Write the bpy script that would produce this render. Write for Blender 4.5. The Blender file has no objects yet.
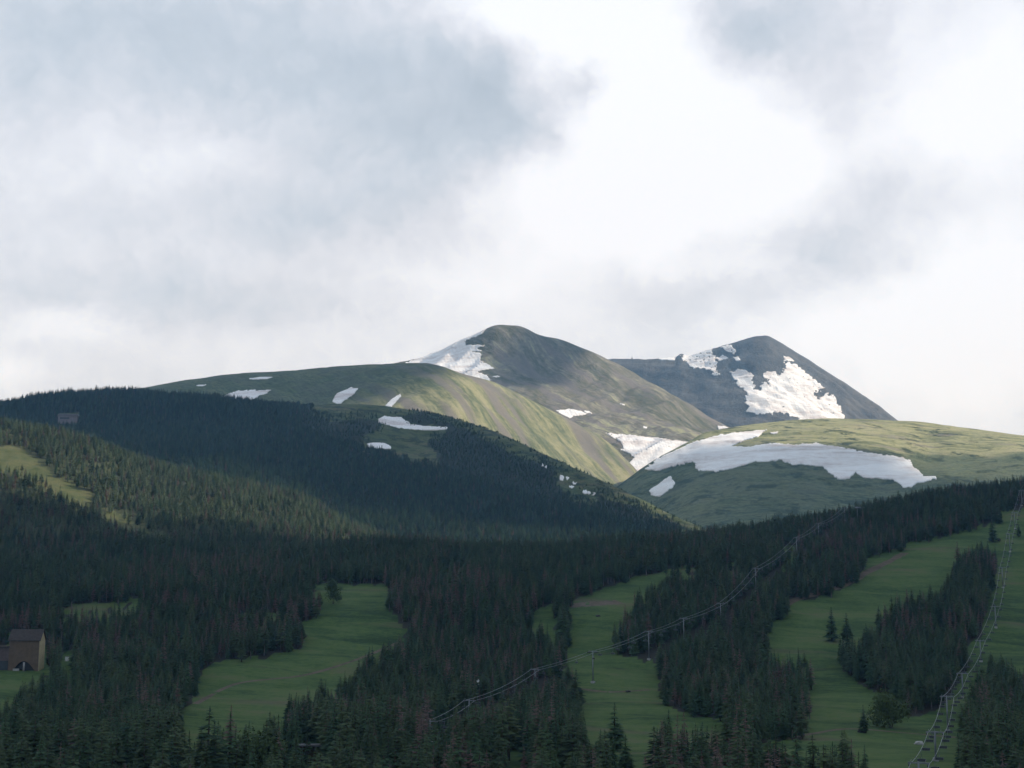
import bpy, bmesh, math, random
import numpy as np
from mathutils import Vector, noise
from mathutils.bvhtree import BVHTree

random.seed(7)
rng = np.random.default_rng(7)
S = bpy.context.scene
COL = S.collection
R = math.radians

# ------------------------------------------------------------------ camera, sky, sun, exposure
F = 1400.0                                   # focal length in pixels of the 1024 px wide frame
PITCH = math.atan(208.0 / F)
cam = bpy.data.objects.new('camera', bpy.data.cameras.new('camera'))
COL.objects.link(cam)
cam.data.sensor_width = 36.0
cam.data.lens = 36.0 * F / 1024.0
cam.data.clip_start = 1.0
cam.data.clip_end = 60000.0
cam.location = (0, 0, 0)
cam.rotation_euler = (math.pi / 2 + PITCH, 0, 0)
S.camera = cam

S.view_settings.view_transform = 'Standard'
S.view_settings.look = 'None'
S.view_settings.exposure = 0.0
S.view_settings.gamma = 1.0
S.view_settings.use_curve_mapping = False

SUN_AZ, SUN_EL = R(86), R(31)
SUN_DIR = Vector((math.sin(SUN_AZ) * math.cos(SUN_EL), math.cos(SUN_AZ) * math.cos(SUN_EL), math.sin(SUN_EL)))
sun = bpy.data.objects.new('sun', bpy.data.lights.new('sun', 'SUN'))
COL.objects.link(sun)
sun.data.energy = 5.0
sun.data.angle = R(1.0)
sun.data.color = (1.0, 0.95, 0.85)
sun.rotation_euler = SUN_DIR.to_track_quat('Z', 'Y').to_euler()

HAZE_DENSITY = 5.9e-5
SKY_OUT = 0.67        # brightness of the thick cloud deck overhead, out of view


def unproj(px, py, D):
    a = (px - 512.0) / F
    u = (384.0 - py) / F
    y = math.cos(PITCH) - u * math.sin(PITCH)
    z = math.sin(PITCH) + u * math.cos(PITCH)
    s = D / y
    return a * s, D + 0 * px, z * s


def proj(P):
    P = np.asarray(P, float)
    x, y, z = P[..., 0], P[..., 1], P[..., 2]
    fw = y * math.cos(PITCH) + z * math.sin(PITCH)
    up = -y * math.sin(PITCH) + z * math.cos(PITCH)
    return 512 + F * x / fw, 384 - F * up / fw


def pyz(D, z):
    return 384.0 - F * math.tan(math.atan(z / D) - PITCH)


# ---- world: Nishita sky behind a broken cloud deck laid out by direction
W = bpy.data.worlds.new('World')
S.world = W
W.use_nodes = True
nt = W.node_tree
nt.nodes.clear()


class NB:
    """tiny node helper"""
    def __init__(s, tree):
        s.t = tree

    def n(s, typ, **kw):
        nd = s.t.nodes.new(typ)
        ins = kw.pop('ins', {})
        for k, v in kw.items():
            setattr(nd, k, v)
        for k, v in ins.items():
            s.put(nd, k, v)
        return nd

    def put(s, nd, k, v):
        sock = nd.inputs[k]
        if isinstance(v, bpy.types.NodeSocket):
            s.t.links.new(v, sock)
        else:
            sock.default_value = v

    def math(s, op, a, b=0.0, c=0.0, clamp=False):
        nd = s.n('ShaderNodeMath', operation=op, use_clamp=clamp)
        for i, v in enumerate((a, b, c)):
            if i < len(nd.inputs):
                s.put(nd, i, v)
        return nd.outputs[0]

    def vmath(s, op, a, b=None, c=None):
        nd = s.n('ShaderNodeVectorMath', operation=op)
        for i, v in enumerate((a, b, c)):
            if v is not None:
                s.put(nd, i, v)
        return nd.outputs['Value'] if op in ('DOT_PRODUCT', 'LENGTH') else nd.outputs[0]

    def ramp(s, fac, stops, interp='LINEAR'):
        nd = s.n('ShaderNodeValToRGB')
        cr = nd.color_ramp
        cr.interpolation = interp
        while len(cr.elements) < len(stops):
            cr.elements.new(0.5)
        for e, (p, c) in zip(cr.elements, stops):
            e.position = p
            e.color = (*c, 1.0) if len(c) == 3 else c
        s.put(nd, 0, fac)
        return nd.outputs[0]

    def noise(s, vec, scale, detail=4, rough=0.55, dist=0.0):
        nd = s.n('ShaderNodeTexNoise', ins={'Vector': vec, 'Scale': scale, 'Detail': detail, 'Roughness': rough, 'Distortion': dist})
        return nd.outputs[0], nd.outputs[1]

    def mix(s, fac, a, b):
        nd = s.n('ShaderNodeMix', data_type='RGBA')
        s.put(nd, 0, fac)
        s.put(nd, 6, a)
        s.put(nd, 7, b)
        return nd.outputs[2]


def c4(c):
    return (c[0], c[1], c[2], 1.0)


b = NB(nt)
tc = b.n('ShaderNodeTexCoord').outputs['Generated']
sep = b.n('ShaderNodeSeparateXYZ', ins={0: tc})
az = b.math('ARCTAN2', sep.outputs[0], sep.outputs[1])
el = b.math('ARCSINE', sep.outputs[2])
P0 = b.n('ShaderNodeCombineXYZ', ins={0: b.math('MULTIPLY', az, 10.0), 1: b.math('MULTIPLY', el, 10.0), 2: 0.0}).outputs[0]
_, w1 = b.noise(P0, 1.3, 3, 0.5)
_, w2 = b.noise(P0, 5.0, 5, 0.6)
PW = b.vmath('ADD', P0, b.vmath('MULTIPLY', b.vmath('SUBTRACT', w1, (0.5, 0.5, 0.5)), (0.55, 0.4, 0.0)))
PW = b.vmath('ADD', PW, b.vmath('MULTIPLY', b.vmath('SUBTRACT', w2, (0.5, 0.5, 0.5)), (0.34, 0.30, 0.0)))
# (px, py, sigma x, sigma y, weight)
BLOBS = [(250, 50, 230, 55, -.32), (440, 105, 110, 60, -.26), (100, 25, 140, 40, -.12), (545, 155, 50, 28, -.34), (505, 100, 42, 50, -.26),
         (586, 74, 24, 24, -.75), (310, 215, 170, 28, -.20), (170, 295, 150, 22, -.24), (20, 95, 50, 60, -.12), (400, 170, 160, 40, -.16),
         (740, 30, 66, 38, -.50), (860, 55, 95, 48, -.30), (850, 112, 50, 26, -.26), (880, 215, 110, 34, -.26), (780, 245, 55, 20, -.18), (880, 140, 220, 130, .20),
         (690, 300, 90, 20, -.22), (930, 182, 90, 26, -.16), (640, 275, 60, 18, -.14), (850, 255, 60, 20, -.15),
         (620, 50, 60, 60, .80), (560, 8, 75, 32, .85), (690, 135, 95, 62, .80), (590, 205, 90, 38, .72), (500, 0, 40, 20, .5), (640, 180, 90, 50, .4),
         (790, 150, 30, 26, .30), (975, 100, 70, 66, .65), (990, 280, 60, 50, .65), (930, 370, 110, 50, .55), (55, 325, 45, 12, .34),
         (8, 372, 30, 18, .36), (470, 275, 80, 30, .24), (120, 165, 120, 30, .15), (210, 150, 40, 16, .12), (820, 330, 80, 26, .30),
         (530, 300, 90, 40, .22), (300, 345, 160, 24, .12), (730, 262, 50, 10, .22)]
acc = 0.56
n1, _ = b.noise(P0, 2.2, 6, 0.55)
n2, _ = b.noise(PW, 5.0, 8, 0.62)
acc = b.math('MULTIPLY_ADD', b.math('SUBTRACT', n1, 0.5), 0.34, acc)
acc = b.math('MULTIPLY_ADD', b.math('SUBTRACT', n2, 0.5), 0.42, acc)
for (bx, by, sx, sy, wt) in BLOBS:
    d = Vector(unproj(bx, by, 1.0)).normalized()
    ca, ce = math.atan2(d.x, d.y) * 10, math.asin(d.z) * 10
    ix, iy = F / sx / 10 * 0.8, F / sy / 10 * 0.8
    q = b.vmath('MULTIPLY_ADD', PW, (ix, iy, 0.0), (-ca * ix, -ce * iy, 0.0))
    g = b.math('POWER', 0.3679, b.vmath('DOT_PRODUCT', q, q))
    acc = b.math('MULTIPLY_ADD', g, wt, acc)
acc = b.math('MULTIPLY_ADD', acc, 0.84, 0.095)
cloud = b.ramp(acc, [(0.0, (.49, .585, .70)), (0.25, (.61, .70, .82)), (0.5, (.80, .86, .975)), (0.75, (.96, 1.02, 1.13)), (1.0, (1.06, 1.12, 1.23))])
# the deck thickens overhead and behind the viewer
elf = b.n('ShaderNodeMapRange', interpolation_type='SMOOTHSTEP', ins={0: el, 1: R(22), 2: R(42), 3: 1.0, 4: SKY_OUT}).outputs[0]
azf = b.n('ShaderNodeMapRange', interpolation_type='SMOOTHSTEP', ins={0: b.math('ABSOLUTE', az), 1: R(28), 2: R(75), 3: 1.0, 4: SKY_OUT}).outputs[0]
mm = b.math('SUBTRACT', 1.0, b.math('MINIMUM', elf, azf))
thick = b.n('ShaderNodeCombineXYZ', ins={i: b.math('MULTIPLY_ADD', mm, -k, 1.0) for i, k in enumerate((1.25, 1.0, .74))}).outputs[0]
cloud = b.vmath('MULTIPLY', cloud, thick)
sky = b.n('ShaderNodeTexSky', sky_type='NISHITA', sun_disc=False, sun_elevation=SUN_EL, sun_rotation=SUN_AZ, altitude=2900.0)
bg1 = b.n('ShaderNodeBackground', ins={0: sky.outputs[0], 1: 0.08})
bg2 = b.n('ShaderNodeBackground', ins={0: cloud, 1: 1.0})
mx = b.n('ShaderNodeMixShader', ins={0: 0.94, 1: bg1.outputs[0], 2: bg2.outputs[0]})
out = b.n('ShaderNodeOutputWorld', ins={0: mx.outputs[0]})


# ------------------------------------------------------------------ helpers
def tag(o, label=None, cat=None, group=None, kind=None):
    if label: o['label'] = label
    if cat: o['category'] = cat
    if group: o['group'] = group
    if kind: o['kind'] = kind
    return o


def link(name, me, parent=None, mat=None):
    o = bpy.data.objects.new(name, me)
    COL.objects.link(o)
    if mat and me is not None and not me.materials:
        me.materials.append(mat)
    if parent:
        o.parent = parent
    return o


def empty(name, loc, rz=0.0):
    o = bpy.data.objects.new(name, None)
    COL.objects.link(o)
    o.location = loc
    o.rotation_euler = (0, 0, rz)
    o.empty_display_size = 0.5
    return o


def mesh_np(name, verts, faces, smooth=False):
    """verts (n,3), faces (m,k) numpy arrays of one polygon size"""
    me = bpy.data.meshes.new(name)
    verts = np.ascontiguousarray(verts, np.float32)
    faces = np.ascontiguousarray(faces, np.int32)
    m, k = faces.shape
    me.vertices.add(len(verts))
    me.vertices.foreach_set('co', verts.ravel())
    me.loops.add(m * k)
    me.loops.foreach_set('vertex_index', faces.ravel())
    me.polygons.add(m)
    me.polygons.foreach_set('loop_start', np.arange(0, m * k, k, dtype=np.int32))
    me.update(calc_edges=True)
    me.polygons.foreach_set('use_smooth', np.full(m, smooth))
    me.validate()
    return me


class MB:
    """collects boxes, tubes and faces for one mesh"""
    def __init__(s):
        s.v, s.f = [], []

    def box(s, c, size, rz=0.0, taper=1.0):
        cx, cy, cz = c
        hx, hy, hz = size[0] / 2, size[1] / 2, size[2] / 2
        k = len(s.v)
        for dz in (-1, 1):
            t = taper if dz > 0 else 1.0
            for dx, dy in ((-1, -1), (1, -1), (1, 1), (-1, 1)):
                x, y = dx * hx * t, dy * hy * t
                s.v.append((cx + x * math.cos(rz) - y * math.sin(rz), cy + x * math.sin(rz) + y * math.cos(rz), cz + dz * hz))
        for q in ((0, 3, 2, 1), (4, 5, 6, 7), (0, 1, 5, 4), (1, 2, 6, 5), (2, 3, 7, 6), (3, 0, 4, 7)):
            s.f.append([k + i for i in q])
        return s

    def tube(s, pts, r, n=6, r2=None, cap=True):
        pts = [Vector(p) for p in pts]
        k0 = len(s.v)
        m = len(pts)
        for i, p in enumerate(pts):
            d = (pts[min(i + 1, m - 1)] - pts[max(i - 1, 0)]).normalized()
            a = d.cross(Vector((0, 0, 1)))
            if a.length < 1e-3: a = Vector((1, 0, 0))
            a.normalize()
            c = d.cross(a)
            rr = r if r2 is None else r + (r2 - r) * i / (m - 1)
            for j in range(n):
                t = 2 * math.pi * j / n
                s.v.append(tuple(p + a * (rr * math.cos(t)) + c * (rr * math.sin(t))))
        for i in range(m - 1):
            for j in range(n):
                s.f.append([k0 + i * n + j, k0 + i * n + (j + 1) % n, k0 + (i + 1) * n + (j + 1) % n, k0 + (i + 1) * n + j])
        if cap:
            s.f.append([k0 + j for j in reversed(range(n))])
            s.f.append([k0 + (m - 1) * n + j for j in range(n)])
        return s

    def prism(s, poly, y0, y1):
        """polygon in xz extruded along y"""
        k, n = len(s.v), len(poly)
        for y in (y0, y1):
            for x, z in poly: s.v.append((x, y, z))
        s.f.append([k + i for i in range(n)])
        s.f.append([k + n + i for i in reversed(range(n))])
        for i in range(n):
            s.f.append([k + (i + 1) % n, k + i, k + n + i, k + n + (i + 1) % n])
        return s

    def mesh(s, name, smooth=False):
        me = bpy.data.meshes.new(name)
        me.from_pydata(s.v, [], s.f)
        bm = bmesh.new()
        bm.from_mesh(me)
        bmesh.ops.recalc_face_normals(bm, faces=bm.faces)
        bm.to_mesh(me)
        bm.free()
        if smooth:
            me.polygons.foreach_set('use_smooth', [True] * len(me.polygons))
        return me

    def build(s, name, mat, parent=None, smooth=False):
        return link(name, s.mesh(name, smooth), parent, mat)


def new_mat(name):
    m = bpy.data.materials.new(name)
    m.use_nodes = True
    m.node_tree.nodes.clear()
    return m, NB(m.node_tree)


def finish(nb, col, rough=0.85, spec=0.2, bump=None, bstr=0.3, bdist=1.0, metal=0.0):
    p = nb.n('ShaderNodeBsdfPrincipled', ins={'Base Color': col, 'Roughness': rough, 'Specular IOR Level': spec, 'Metallic': metal})
    if bump is not None:
        bn = nb.n('ShaderNodeBump', ins={'Strength': bstr, 'Distance': bdist, 'Height': bump})
        nb.put(p, 'Normal', bn.outputs[0])
    nb.n('ShaderNodeOutputMaterial', ins={0: p.outputs[0]})
    return p


def simple_mat(name, col, rough=0.8, var=0.25, scale=0.7, metal=0.0, spec=0.25):
    m, nb = new_mat(name)
    co = nb.n('ShaderNodeTexCoord').outputs['Object']
    n, _ = nb.noise(co, scale, 5, 0.6)
    cc = nb.ramp(n, [(0.3, tuple(c * (1 - var) for c in col)), (0.7, tuple(min(1, c * (1 + var)) for c in col))])
    finish(nb, cc, rough, spec, n, 0.15, 0.05, metal)
    return m


def ground_mat(name, stops, scale=0.004, stretch=(1, 1, 1), rot=0.0, shrub=None, shrub_scale=0.02, shrub_cut=(.52, .60), floor=None,
               tint=None, bdist=6.0, bstr=0.5, fine=0.05, dark_green=None):
    """layered ground cover: broad patches, stretched streaks, fine grain, dark shrub mats; a vertex layer marks forest floor"""
    m, nb = new_mat(name)
    geo = nb.n('ShaderNodeNewGeometry').outputs['Position']
    mp = nb.n('ShaderNodeMapping', ins={0: geo, 'Rotation': (0, 0, rot)}).outputs[0]
    mp = nb.vmath('MULTIPLY', mp, stretch)
    a, _ = nb.noise(geo, scale, 6, 0.6)
    s_, _ = nb.noise(mp, scale * 3, 6, 0.62, 0.6)
    f1, _ = nb.noise(geo, fine, 5, 0.7)
    f2, _ = nb.noise(mp, fine * 0.8, 4, 0.65)
    f_ = nb.math('ADD', nb.math('MULTIPLY', f1, 0.5), nb.math('MULTIPLY', f2, 0.5))
    v = nb.math('MULTIPLY_ADD', s_, 0.55, nb.math('MULTIPLY', a, 0.45))
    v = nb.math('MULTIPLY_ADD', nb.math('SUBTRACT', f_, 0.5), 0.55, v)
    v = nb.math('MULTIPLY_ADD', nb.math('SUBTRACT', v, 0.5), 2.6, 0.5)
    col = nb.ramp(v, stops)
    if tint is not None:
        t, _ = nb.noise(mp, scale * 1.7 + 0.001, 4, 0.5)
        tf = nb.n('ShaderNodeMapRange', interpolation_type='SMOOTHSTEP', ins={0: t, 1: tint[1], 2: tint[2], 3: 0.0, 4: tint[3]}).outputs[0]
        col = nb.mix(tf, col, c4(tint[0]))
    if dark_green is not None:                                        # darker green mixed in towards one side or the foot of the slope
        sx = nb.n('ShaderNodeSeparateXYZ', ins={0: geo}).outputs[dark_green[3]]
        sx = nb.math('MULTIPLY_ADD', nb.math('SUBTRACT', a, 0.5), dark_green[4], sx)
        lf = nb.n('ShaderNodeMapRange', interpolation_type='SMOOTHSTEP', ins={0: sx, 1: dark_green[1], 2: dark_green[2], 3: 0.0, 4: 0.75}).outputs[0]
        col = nb.mix(lf, col, nb.mix(nb.n('ShaderNodeMapRange', ins={0: f_, 1: .36, 2: .62, 3: 0.0, 4: 1.0}).outputs[0], c4(tuple(x * .38 for x in dark_green[0])), c4(tuple(x * 1.6 for x in dark_green[0]))))
    bump = f_
    if shrub is not None:
        sh, _ = nb.noise(geo, shrub_scale, 6, 0.7, 0.3)
        sf = nb.n('ShaderNodeMapRange', ins={0: sh, 1: shrub_cut[0], 2: shrub_cut[1], 3: 0.0, 4: 0.9}).outputs[0]
        col = nb.mix(sf, col, c4(shrub))
        bump = nb.math('ADD', f_, sf)
    if floor is not None:
        at = nb.n('ShaderNodeAttribute', attribute_name='forest').outputs['Fac']
        n9, _ = nb.noise(geo, 0.09, 4, 0.6)
        ff = nb.math('ADD', at, nb.math('MULTIPLY', nb.math('SUBTRACT', n9, 0.5), 0.8), clamp=True)
        col = nb.mix(nb.n('ShaderNodeMapRange', interpolation_type='SMOOTHSTEP', ins={0: ff, 1: .35, 2: .75, 3: 0.0, 4: 1.0}).outputs[0], col, c4(floor))
    finish(nb, col, 0.95, 0.1, bump, bstr, bdist)
    return m


# ------------------------------------------------------------------ interpolation
def pchip(x, y, q):
    x = np.asarray(x, float); y = np.asarray(y, float)
    q = np.clip(q, x[0], x[-1])
    if len(x) == 1: return np.full_like(q, y[0], float)
    h = np.diff(x); d = np.diff(y) / h
    m = np.zeros_like(y)
    if len(x) > 2:
        w1 = 2 * h[1:] + h[:-1]; w2 = h[1:] + 2 * h[:-1]
        ok = d[:-1] * d[1:] > 0
        with np.errstate(divide='ignore', invalid='ignore'):
            hm = (w1 + w2) / (w1 / d[:-1] + w2 / d[1:])
        m[1:-1] = np.where(ok, hm, 0)
    m[0], m[-1] = d[0], d[-1]
    i = np.clip(np.searchsorted(x, q) - 1, 0, len(x) - 2)
    t = (q - x[i]) / h[i]
    return ((2 * t**3 - 3 * t**2 + 1) * y[i] + (t**3 - 2 * t**2 + t) * h[i] * m[i] + (-2 * t**3 + 3 * t**2) * y[i + 1] + (t**3 - t**2) * h[i] * m[i + 1])


def inpoly(x, y, poly):
    x = np.asarray(x, float); y = np.asarray(y, float)
    r = np.zeros(x.shape, bool)
    n = len(poly)
    for i in range(n):
        x1, y1 = poly[i]; x2, y2 = poly[(i + 1) % n]
        if y1 == y2: continue
        c = ((y1 > y) != (y2 > y)) & (x < (x2 - x1) * (y - y1) / (y2 - y1) + x1)
        r ^= c
    return r


def warp_px(qx, qy, amp, seed=0):
    Pn = np.stack([qx, qy * 1.3, np.full(len(qx), seed * 31.0)], -1)
    return qx + fbm(Pn, 0.07, 4, seed) * amp * 1.5, qy + fbm(Pn, 0.07, 4, seed + 5) * amp


def fbm(P, scale, octv=5, seed=0.0):
    off = Vector((seed * 17.3, seed * 5.1, seed * 9.7))
    return np.array([noise.fractal(Vector(p) * scale + off, 0.9, 2.1, octv) for p in P])


class Layer:
    """a hillside lofted through contour lines, each given as (column, row, range) stations"""
    def __init__(s, name, curves, x0, x1, step, rows, mat, amp, nscale, seed, gully=None, clears=None, label=None):
        px = np.arange(x0, x1 + 1e-6, step)
        ctrl = []
        for c in curves:
            c = sorted(c)
            xs = [k[0] for k in c]
            py = pchip(xs, [k[1] for k in c], px)
            D = pchip(xs, [k[2] for k in c], px)
            ctrl.append(np.stack(unproj(px, py, D), -1))
        ctrl = np.array(ctrl)                                  # K, n, 3
        K, n = ctrl.shape[0], len(px)
        tt = np.linspace(0, K - 1, rows * (K - 1) + 1)
        m = np.zeros_like(ctrl)                                # limited tangents
        d = np.diff(ctrl, axis=0)
        m[0], m[-1] = d[0], d[-1]
        lim = np.where(d[:-1] * d[1:] > 0, 2 * d[:-1] * d[1:] / (d[:-1] + d[1:] + 1e-12 * np.sign(d[:-1] + 1e-30)), 0)
        m[1:-1] = lim
        i = np.clip(tt.astype(int), 0, K - 2)
        t = (tt - i)[:, None, None]
        G = ((2 * t**3 - 3 * t**2 + 1) * ctrl[i] + (t**3 - 2 * t**2 + t) * m[i] + (-2 * t**3 + 3 * t**2) * ctrl[i + 1] + (t**3 - t**2) * m[i + 1])
        nr = len(tt)
        V = G.reshape(-1, 3)
        dz = fbm(V, nscale, 6, seed) * amp
        if gully:
            ga, gs, gst, grot = gully                          # amplitude, scale, stretch, direction of the fall line
            c_, s_ = math.cos(grot), math.sin(grot)
            Q = np.stack([(V[:, 0] * c_ + V[:, 1] * s_), (-V[:, 0] * s_ + V[:, 1] * c_) * gst, V[:, 2] * 0], -1)
            dz -= np.abs(fbm(Q, gs, 4, seed + 3)) * ga
        cr = np.repeat(np.clip(np.abs(tt - (K - 3)) / 0.45, 0.30, 1.0), n)
        fade = np.clip(V[:, 1] / 300.0, 0, 1) * cr
        V[:, 2] += dz * fade
        idx = np.arange(nr * n).reshape(nr, n)
        Fq = np.stack([idx[:-1, :-1], idx[:-1, 1:], idx[1:, 1:], idx[1:, :-1]], -1).reshape(-1, 4)
        me = mesh_np(name, V, Fq, True)
        s.V, s.F, s.me = V, Fq, me
        s.o = link(name, me, None, mat)
        tag(s.o, label, None, None, 'structure')
        s.bvh = BVHTree.FromPolygons([tuple(v) for v in V.tolist()], Fq.tolist())
        if clears is not None:
            qx, qy = warp_px(*proj(V), 3.5, 1)
            clear = np.zeros(len(V), bool)
            hp = 13.0 * F / np.maximum(V[:, 1], 50)
            for poly in clears:
                for k in (0, .5, 1.0): clear |= inpoly(qx, qy - hp * k, poly)
            at = me.attributes.new('forest', 'FLOAT', 'POINT')
            at.data.foreach_set('value', (~clear).astype(np.float32))

    def hit(s, px, py):
        d = Vector(unproj(px, py, 1.0)).normalized()
        return s.bvh.ray_cast(Vector((0, 0, 0)), d)

    def z(s, x, y):
        h = s.bvh.ray_cast(Vector((x, y, 3000)), Vector((0, 0, -1)))
        return h[0].z if h[0] is not None else None


# ------------------------------------------------------------------ clearings (visible grass) in the near slopes and ridges
CLEAR_N = [
    [(58, 608), (100, 602), (145, 598), (143, 604), (100, 611), (65, 615)],
    [(-80, 645), (8, 645), (9, 632), (44, 632), (46, 668), (62, 664), (62, 652), (75, 652), (75, 664), (50, 675), (20, 690), (8, 702), (-80, 706)],
    [(239, 614), (293, 610), (293, 617), (245, 620)],
    [(312, 585), (388, 585), (388, 605), (393, 613), (408, 630), (403, 640), (394, 643), (384, 643), (380, 655), (366, 655), (352, 675), (330, 686),
     (320, 684), (312, 694), (285, 703), (283, 720), (286, 738), (270, 724), (262, 735), (240, 730), (225, 742), (195, 742), (180, 735), (178, 715),
     (190, 700), (200, 680), (206, 665), (220, 660), (262, 657), (300, 650), (304, 635), (304, 628), (318, 612), (320, 600)],
    [(571, 599), (617, 584), (670, 569), (697, 566), (695, 573), (676, 573), (658, 582), (635, 598), (620, 610), (614, 643), (617, 655), (655, 661),
     (662, 669), (658, 680), (660, 704), (676, 711), (725, 719), (728, 731), (736, 745), (690, 735), (664, 731), (652, 748), (648, 768), (648, 860),
     (612, 860), (611, 748), (585, 742), (577, 724), (577, 690), (570, 672), (565, 654), (569, 622)],
    [(532, 613), (547, 603), (557, 604), (556, 628), (551, 640), (548, 627), (532, 627)],
    [(504, 749), (525, 749), (522, 860), (504, 860)],
    [(768, 621), (766, 651), (780, 658), (803, 660), (809, 681), (807, 719), (800, 738), (762, 743), (744, 747), (762, 756), (809, 757), (832, 756),
     (847, 753), (872, 762), (876, 860), (900, 890), (962, 860), (957, 745), (965, 719), (969, 690), (982, 669), (988, 655), (1000, 655), (1010, 660),
     (1024, 676), (1150, 690), (1150, 509), (1024, 509), (1004, 511), (993, 522), (944, 535), (906, 544), (862, 562), (859, 582), (821, 597),
     (800, 597), (784, 607), (783, 617)],
    [(680, 568), (697, 566), (696, 572), (682, 575)], [(723, 563), (737, 560), (735, 566), (727, 571)], [(783, 548), (798, 545), (797, 550), (784, 556)],
    [(439, 567), (461, 569), (460, 573), (440, 573)], [(502, 570), (508, 569), (508, 573), (503, 573)], [(522, 569), (528, 569), (527, 572)],
    [(286, 745), (330, 744), (330, 762), (286, 762)], [(474, 677), (482, 677), (482, 692), (474, 692)],
]
# stands of trees inside the big right-hand clearing
STAND_N = [
    [(958, 565), (975, 556), (998, 556), (996, 572), (985, 613), (982, 637), (967, 645), (967, 668), (941, 709), (911, 718), (890, 694), (868, 690), (845, 672), (840, 664),
     (858, 654), (878, 646), (876, 628), (890, 618), (935, 606), (950, 590)],
]
CLEAR_A = [
    [(-200, 425), (0, 447), (12, 445), (26, 451), (41, 462), (53, 474), (70, 483), (94, 495), (88, 503), (73, 500), (59, 486), (44, 477), (29, 468), (0, 462), (-200, 440)],
    [(100, 503), (126, 519), (164, 535), (173, 543), (146, 534), (120, 521), (102, 510)],
]
CLEAR_B = [
    [(360, 436), (377, 430), (423, 431), (426, 437), (434, 450), (440, 454), (438, 461), (415, 457), (402, 453), (391, 448), (365, 445)],
    [(378, 414), (401, 415), (412, 423), (447, 426), (447, 431), (424, 432), (399, 430), (378, 424)],
    [(309, 395), (309, 409), (340, 414), (385, 412), (420, 408), (420, 395)],
    [(420, 405), (470, 424), (520, 452), (549, 461), (569, 471), (588, 483), (614, 491), (637, 498), (653, 510), (674, 516), (682, 524), (735, 560), (735, 480), (560, 420), (430, 395)],
    [(556, 474), (572, 474), (598, 490), (596, 498), (576, 493), (560, 484)],
    [(57, 413), (79, 413), (79, 421), (57, 421)],
]

# ------------------------------------------------------------------ the ground, hills and mountains
M_meadow = ground_mat('meadow_ground', [(0.15, (.022, .048, .016)), (0.42, (.048, .086, .025)), (0.62, (.074, .118, .034)), (0.95, (.112, .112, .054))], 0.012,
                      (0.45, 1.6, 1), 0.25, floor=(.030, .028, .022), tint=((.115, .090, .062), .59, .71, .6), bdist=0.8, bstr=0.6, fine=0.4)
M_ridge = ground_mat('wooded_ridge_ground', [(0.15, (.05, .07, .028)), (0.5, (.090, .100, .042)), (0.9, (.135, .125, .062))], 0.01, (1, 1, 1), 0.0,
                     floor=(.062, .070, .036), bdist=1.0, bstr=0.5, fine=0.15)
M_far_ridge = ground_mat('far_ridge_ground', [(0.15, (.055, .080, .030)), (0.5, (.088, .105, .042)), (0.9, (.135, .115, .072))], 0.008, (1, 1, 1), 0.0,
                         shrub=(.022, .036, .018), shrub_scale=0.03, shrub_cut=(.50, .58), floor=(.030, .036, .022), bdist=2.0, fine=0.1)
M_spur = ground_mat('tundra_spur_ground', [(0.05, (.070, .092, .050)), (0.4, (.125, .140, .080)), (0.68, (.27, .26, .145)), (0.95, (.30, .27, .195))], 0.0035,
                    (2.8, 0.35, .3), -0.56, tint=((.185, .165, .150), .47, .60, .85), bdist=5.0, fine=0.08, dark_green=((.062, .088, .044), -130, -420, 0, 700.0))
M_peak = ground_mat('alpine_peak_ground', [(0.05, (.060, .070, .050)), (0.4, (.125, .122, .078)), (0.58, (.20, .18, .15)), (0.85, (.33, .325, .20))], 0.003,
                    (2.6, 0.4, .4), -0.78, tint=((.19, .165, .155), .52, .64, .75), bdist=11.0, bstr=0.7, fine=0.07)
M_rock = ground_mat('rocky_summit_ground', [(0.1, (.070, .068, .066)), (0.5, (.105, .100, .095)), (0.9, (.150, .140, .128))], 0.004, (1.5, 0.6, 1), 0.4,
                    bdist=14.0, bstr=0.85, fine=0.05)
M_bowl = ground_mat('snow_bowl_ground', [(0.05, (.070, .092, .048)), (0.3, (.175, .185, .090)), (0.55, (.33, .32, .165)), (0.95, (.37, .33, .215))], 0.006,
                    (0.5, 2.4, 1), 0.1, shrub=(.034, .050, .024), shrub_scale=0.016, shrub_cut=(.54, .62), tint=((.22, .19, .16), .60, .68, .7), bdist=4.0, fine=0.1, dark_green=((.050, .078, .045), 352, 322, 2, 90.0))
M_valley = ground_mat('valley_ground', [(0.2, (.05, .07, .03)), (0.8, (.09, .1, .05))], 0.004, bdist=2.0)


def crest_back(c, dy, dD):
    return [(x, y + dy, D + dD) for x, y, D in c]


P2_crest = [(-100, 440, 7200), (300, 420, 7000), (560, 372, 6600), (600, 361, 6500), (640, 358.5, 6500), (660, 358.5, 6500), (676, 358, 6500), (681, 355, 6500),
            (687, 356.5, 6500), (705, 351, 6500), (722, 346.5, 6500), (742, 340.5, 6450), (758, 336.3, 6450), (766, 336.3, 6450), (777, 341.5, 6450), (800, 355.5, 6450), (840, 381, 6400),
            (880, 407, 6350), (897, 420, 6300), (960, 455, 6300), (1100, 480, 6300), (1500, 500, 6300)]
summit = Layer('mountain_summit', [
    [(-100, 520, 5900), (600, 470, 5500), (760, 470, 5400), (900, 480, 5500), (1500, 520, 5600)],
    [(-100, 470, 6500), (600, 410, 6000), (680, 400, 5900), (760, 400, 5850), (840, 420, 5900), (900, 445, 5950), (1500, 500, 6000)],
    P2_crest, crest_back(P2_crest, 45, 700), crest_back(P2_crest, 160, 2200)], -100, 1500, 2.5, 34, M_rock, 26, 1 / 330., 1.0, (48, 1 / 170., 0.3, 1.2),
    label='grey rocky farthest mountain summit streaked with snow')

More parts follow.
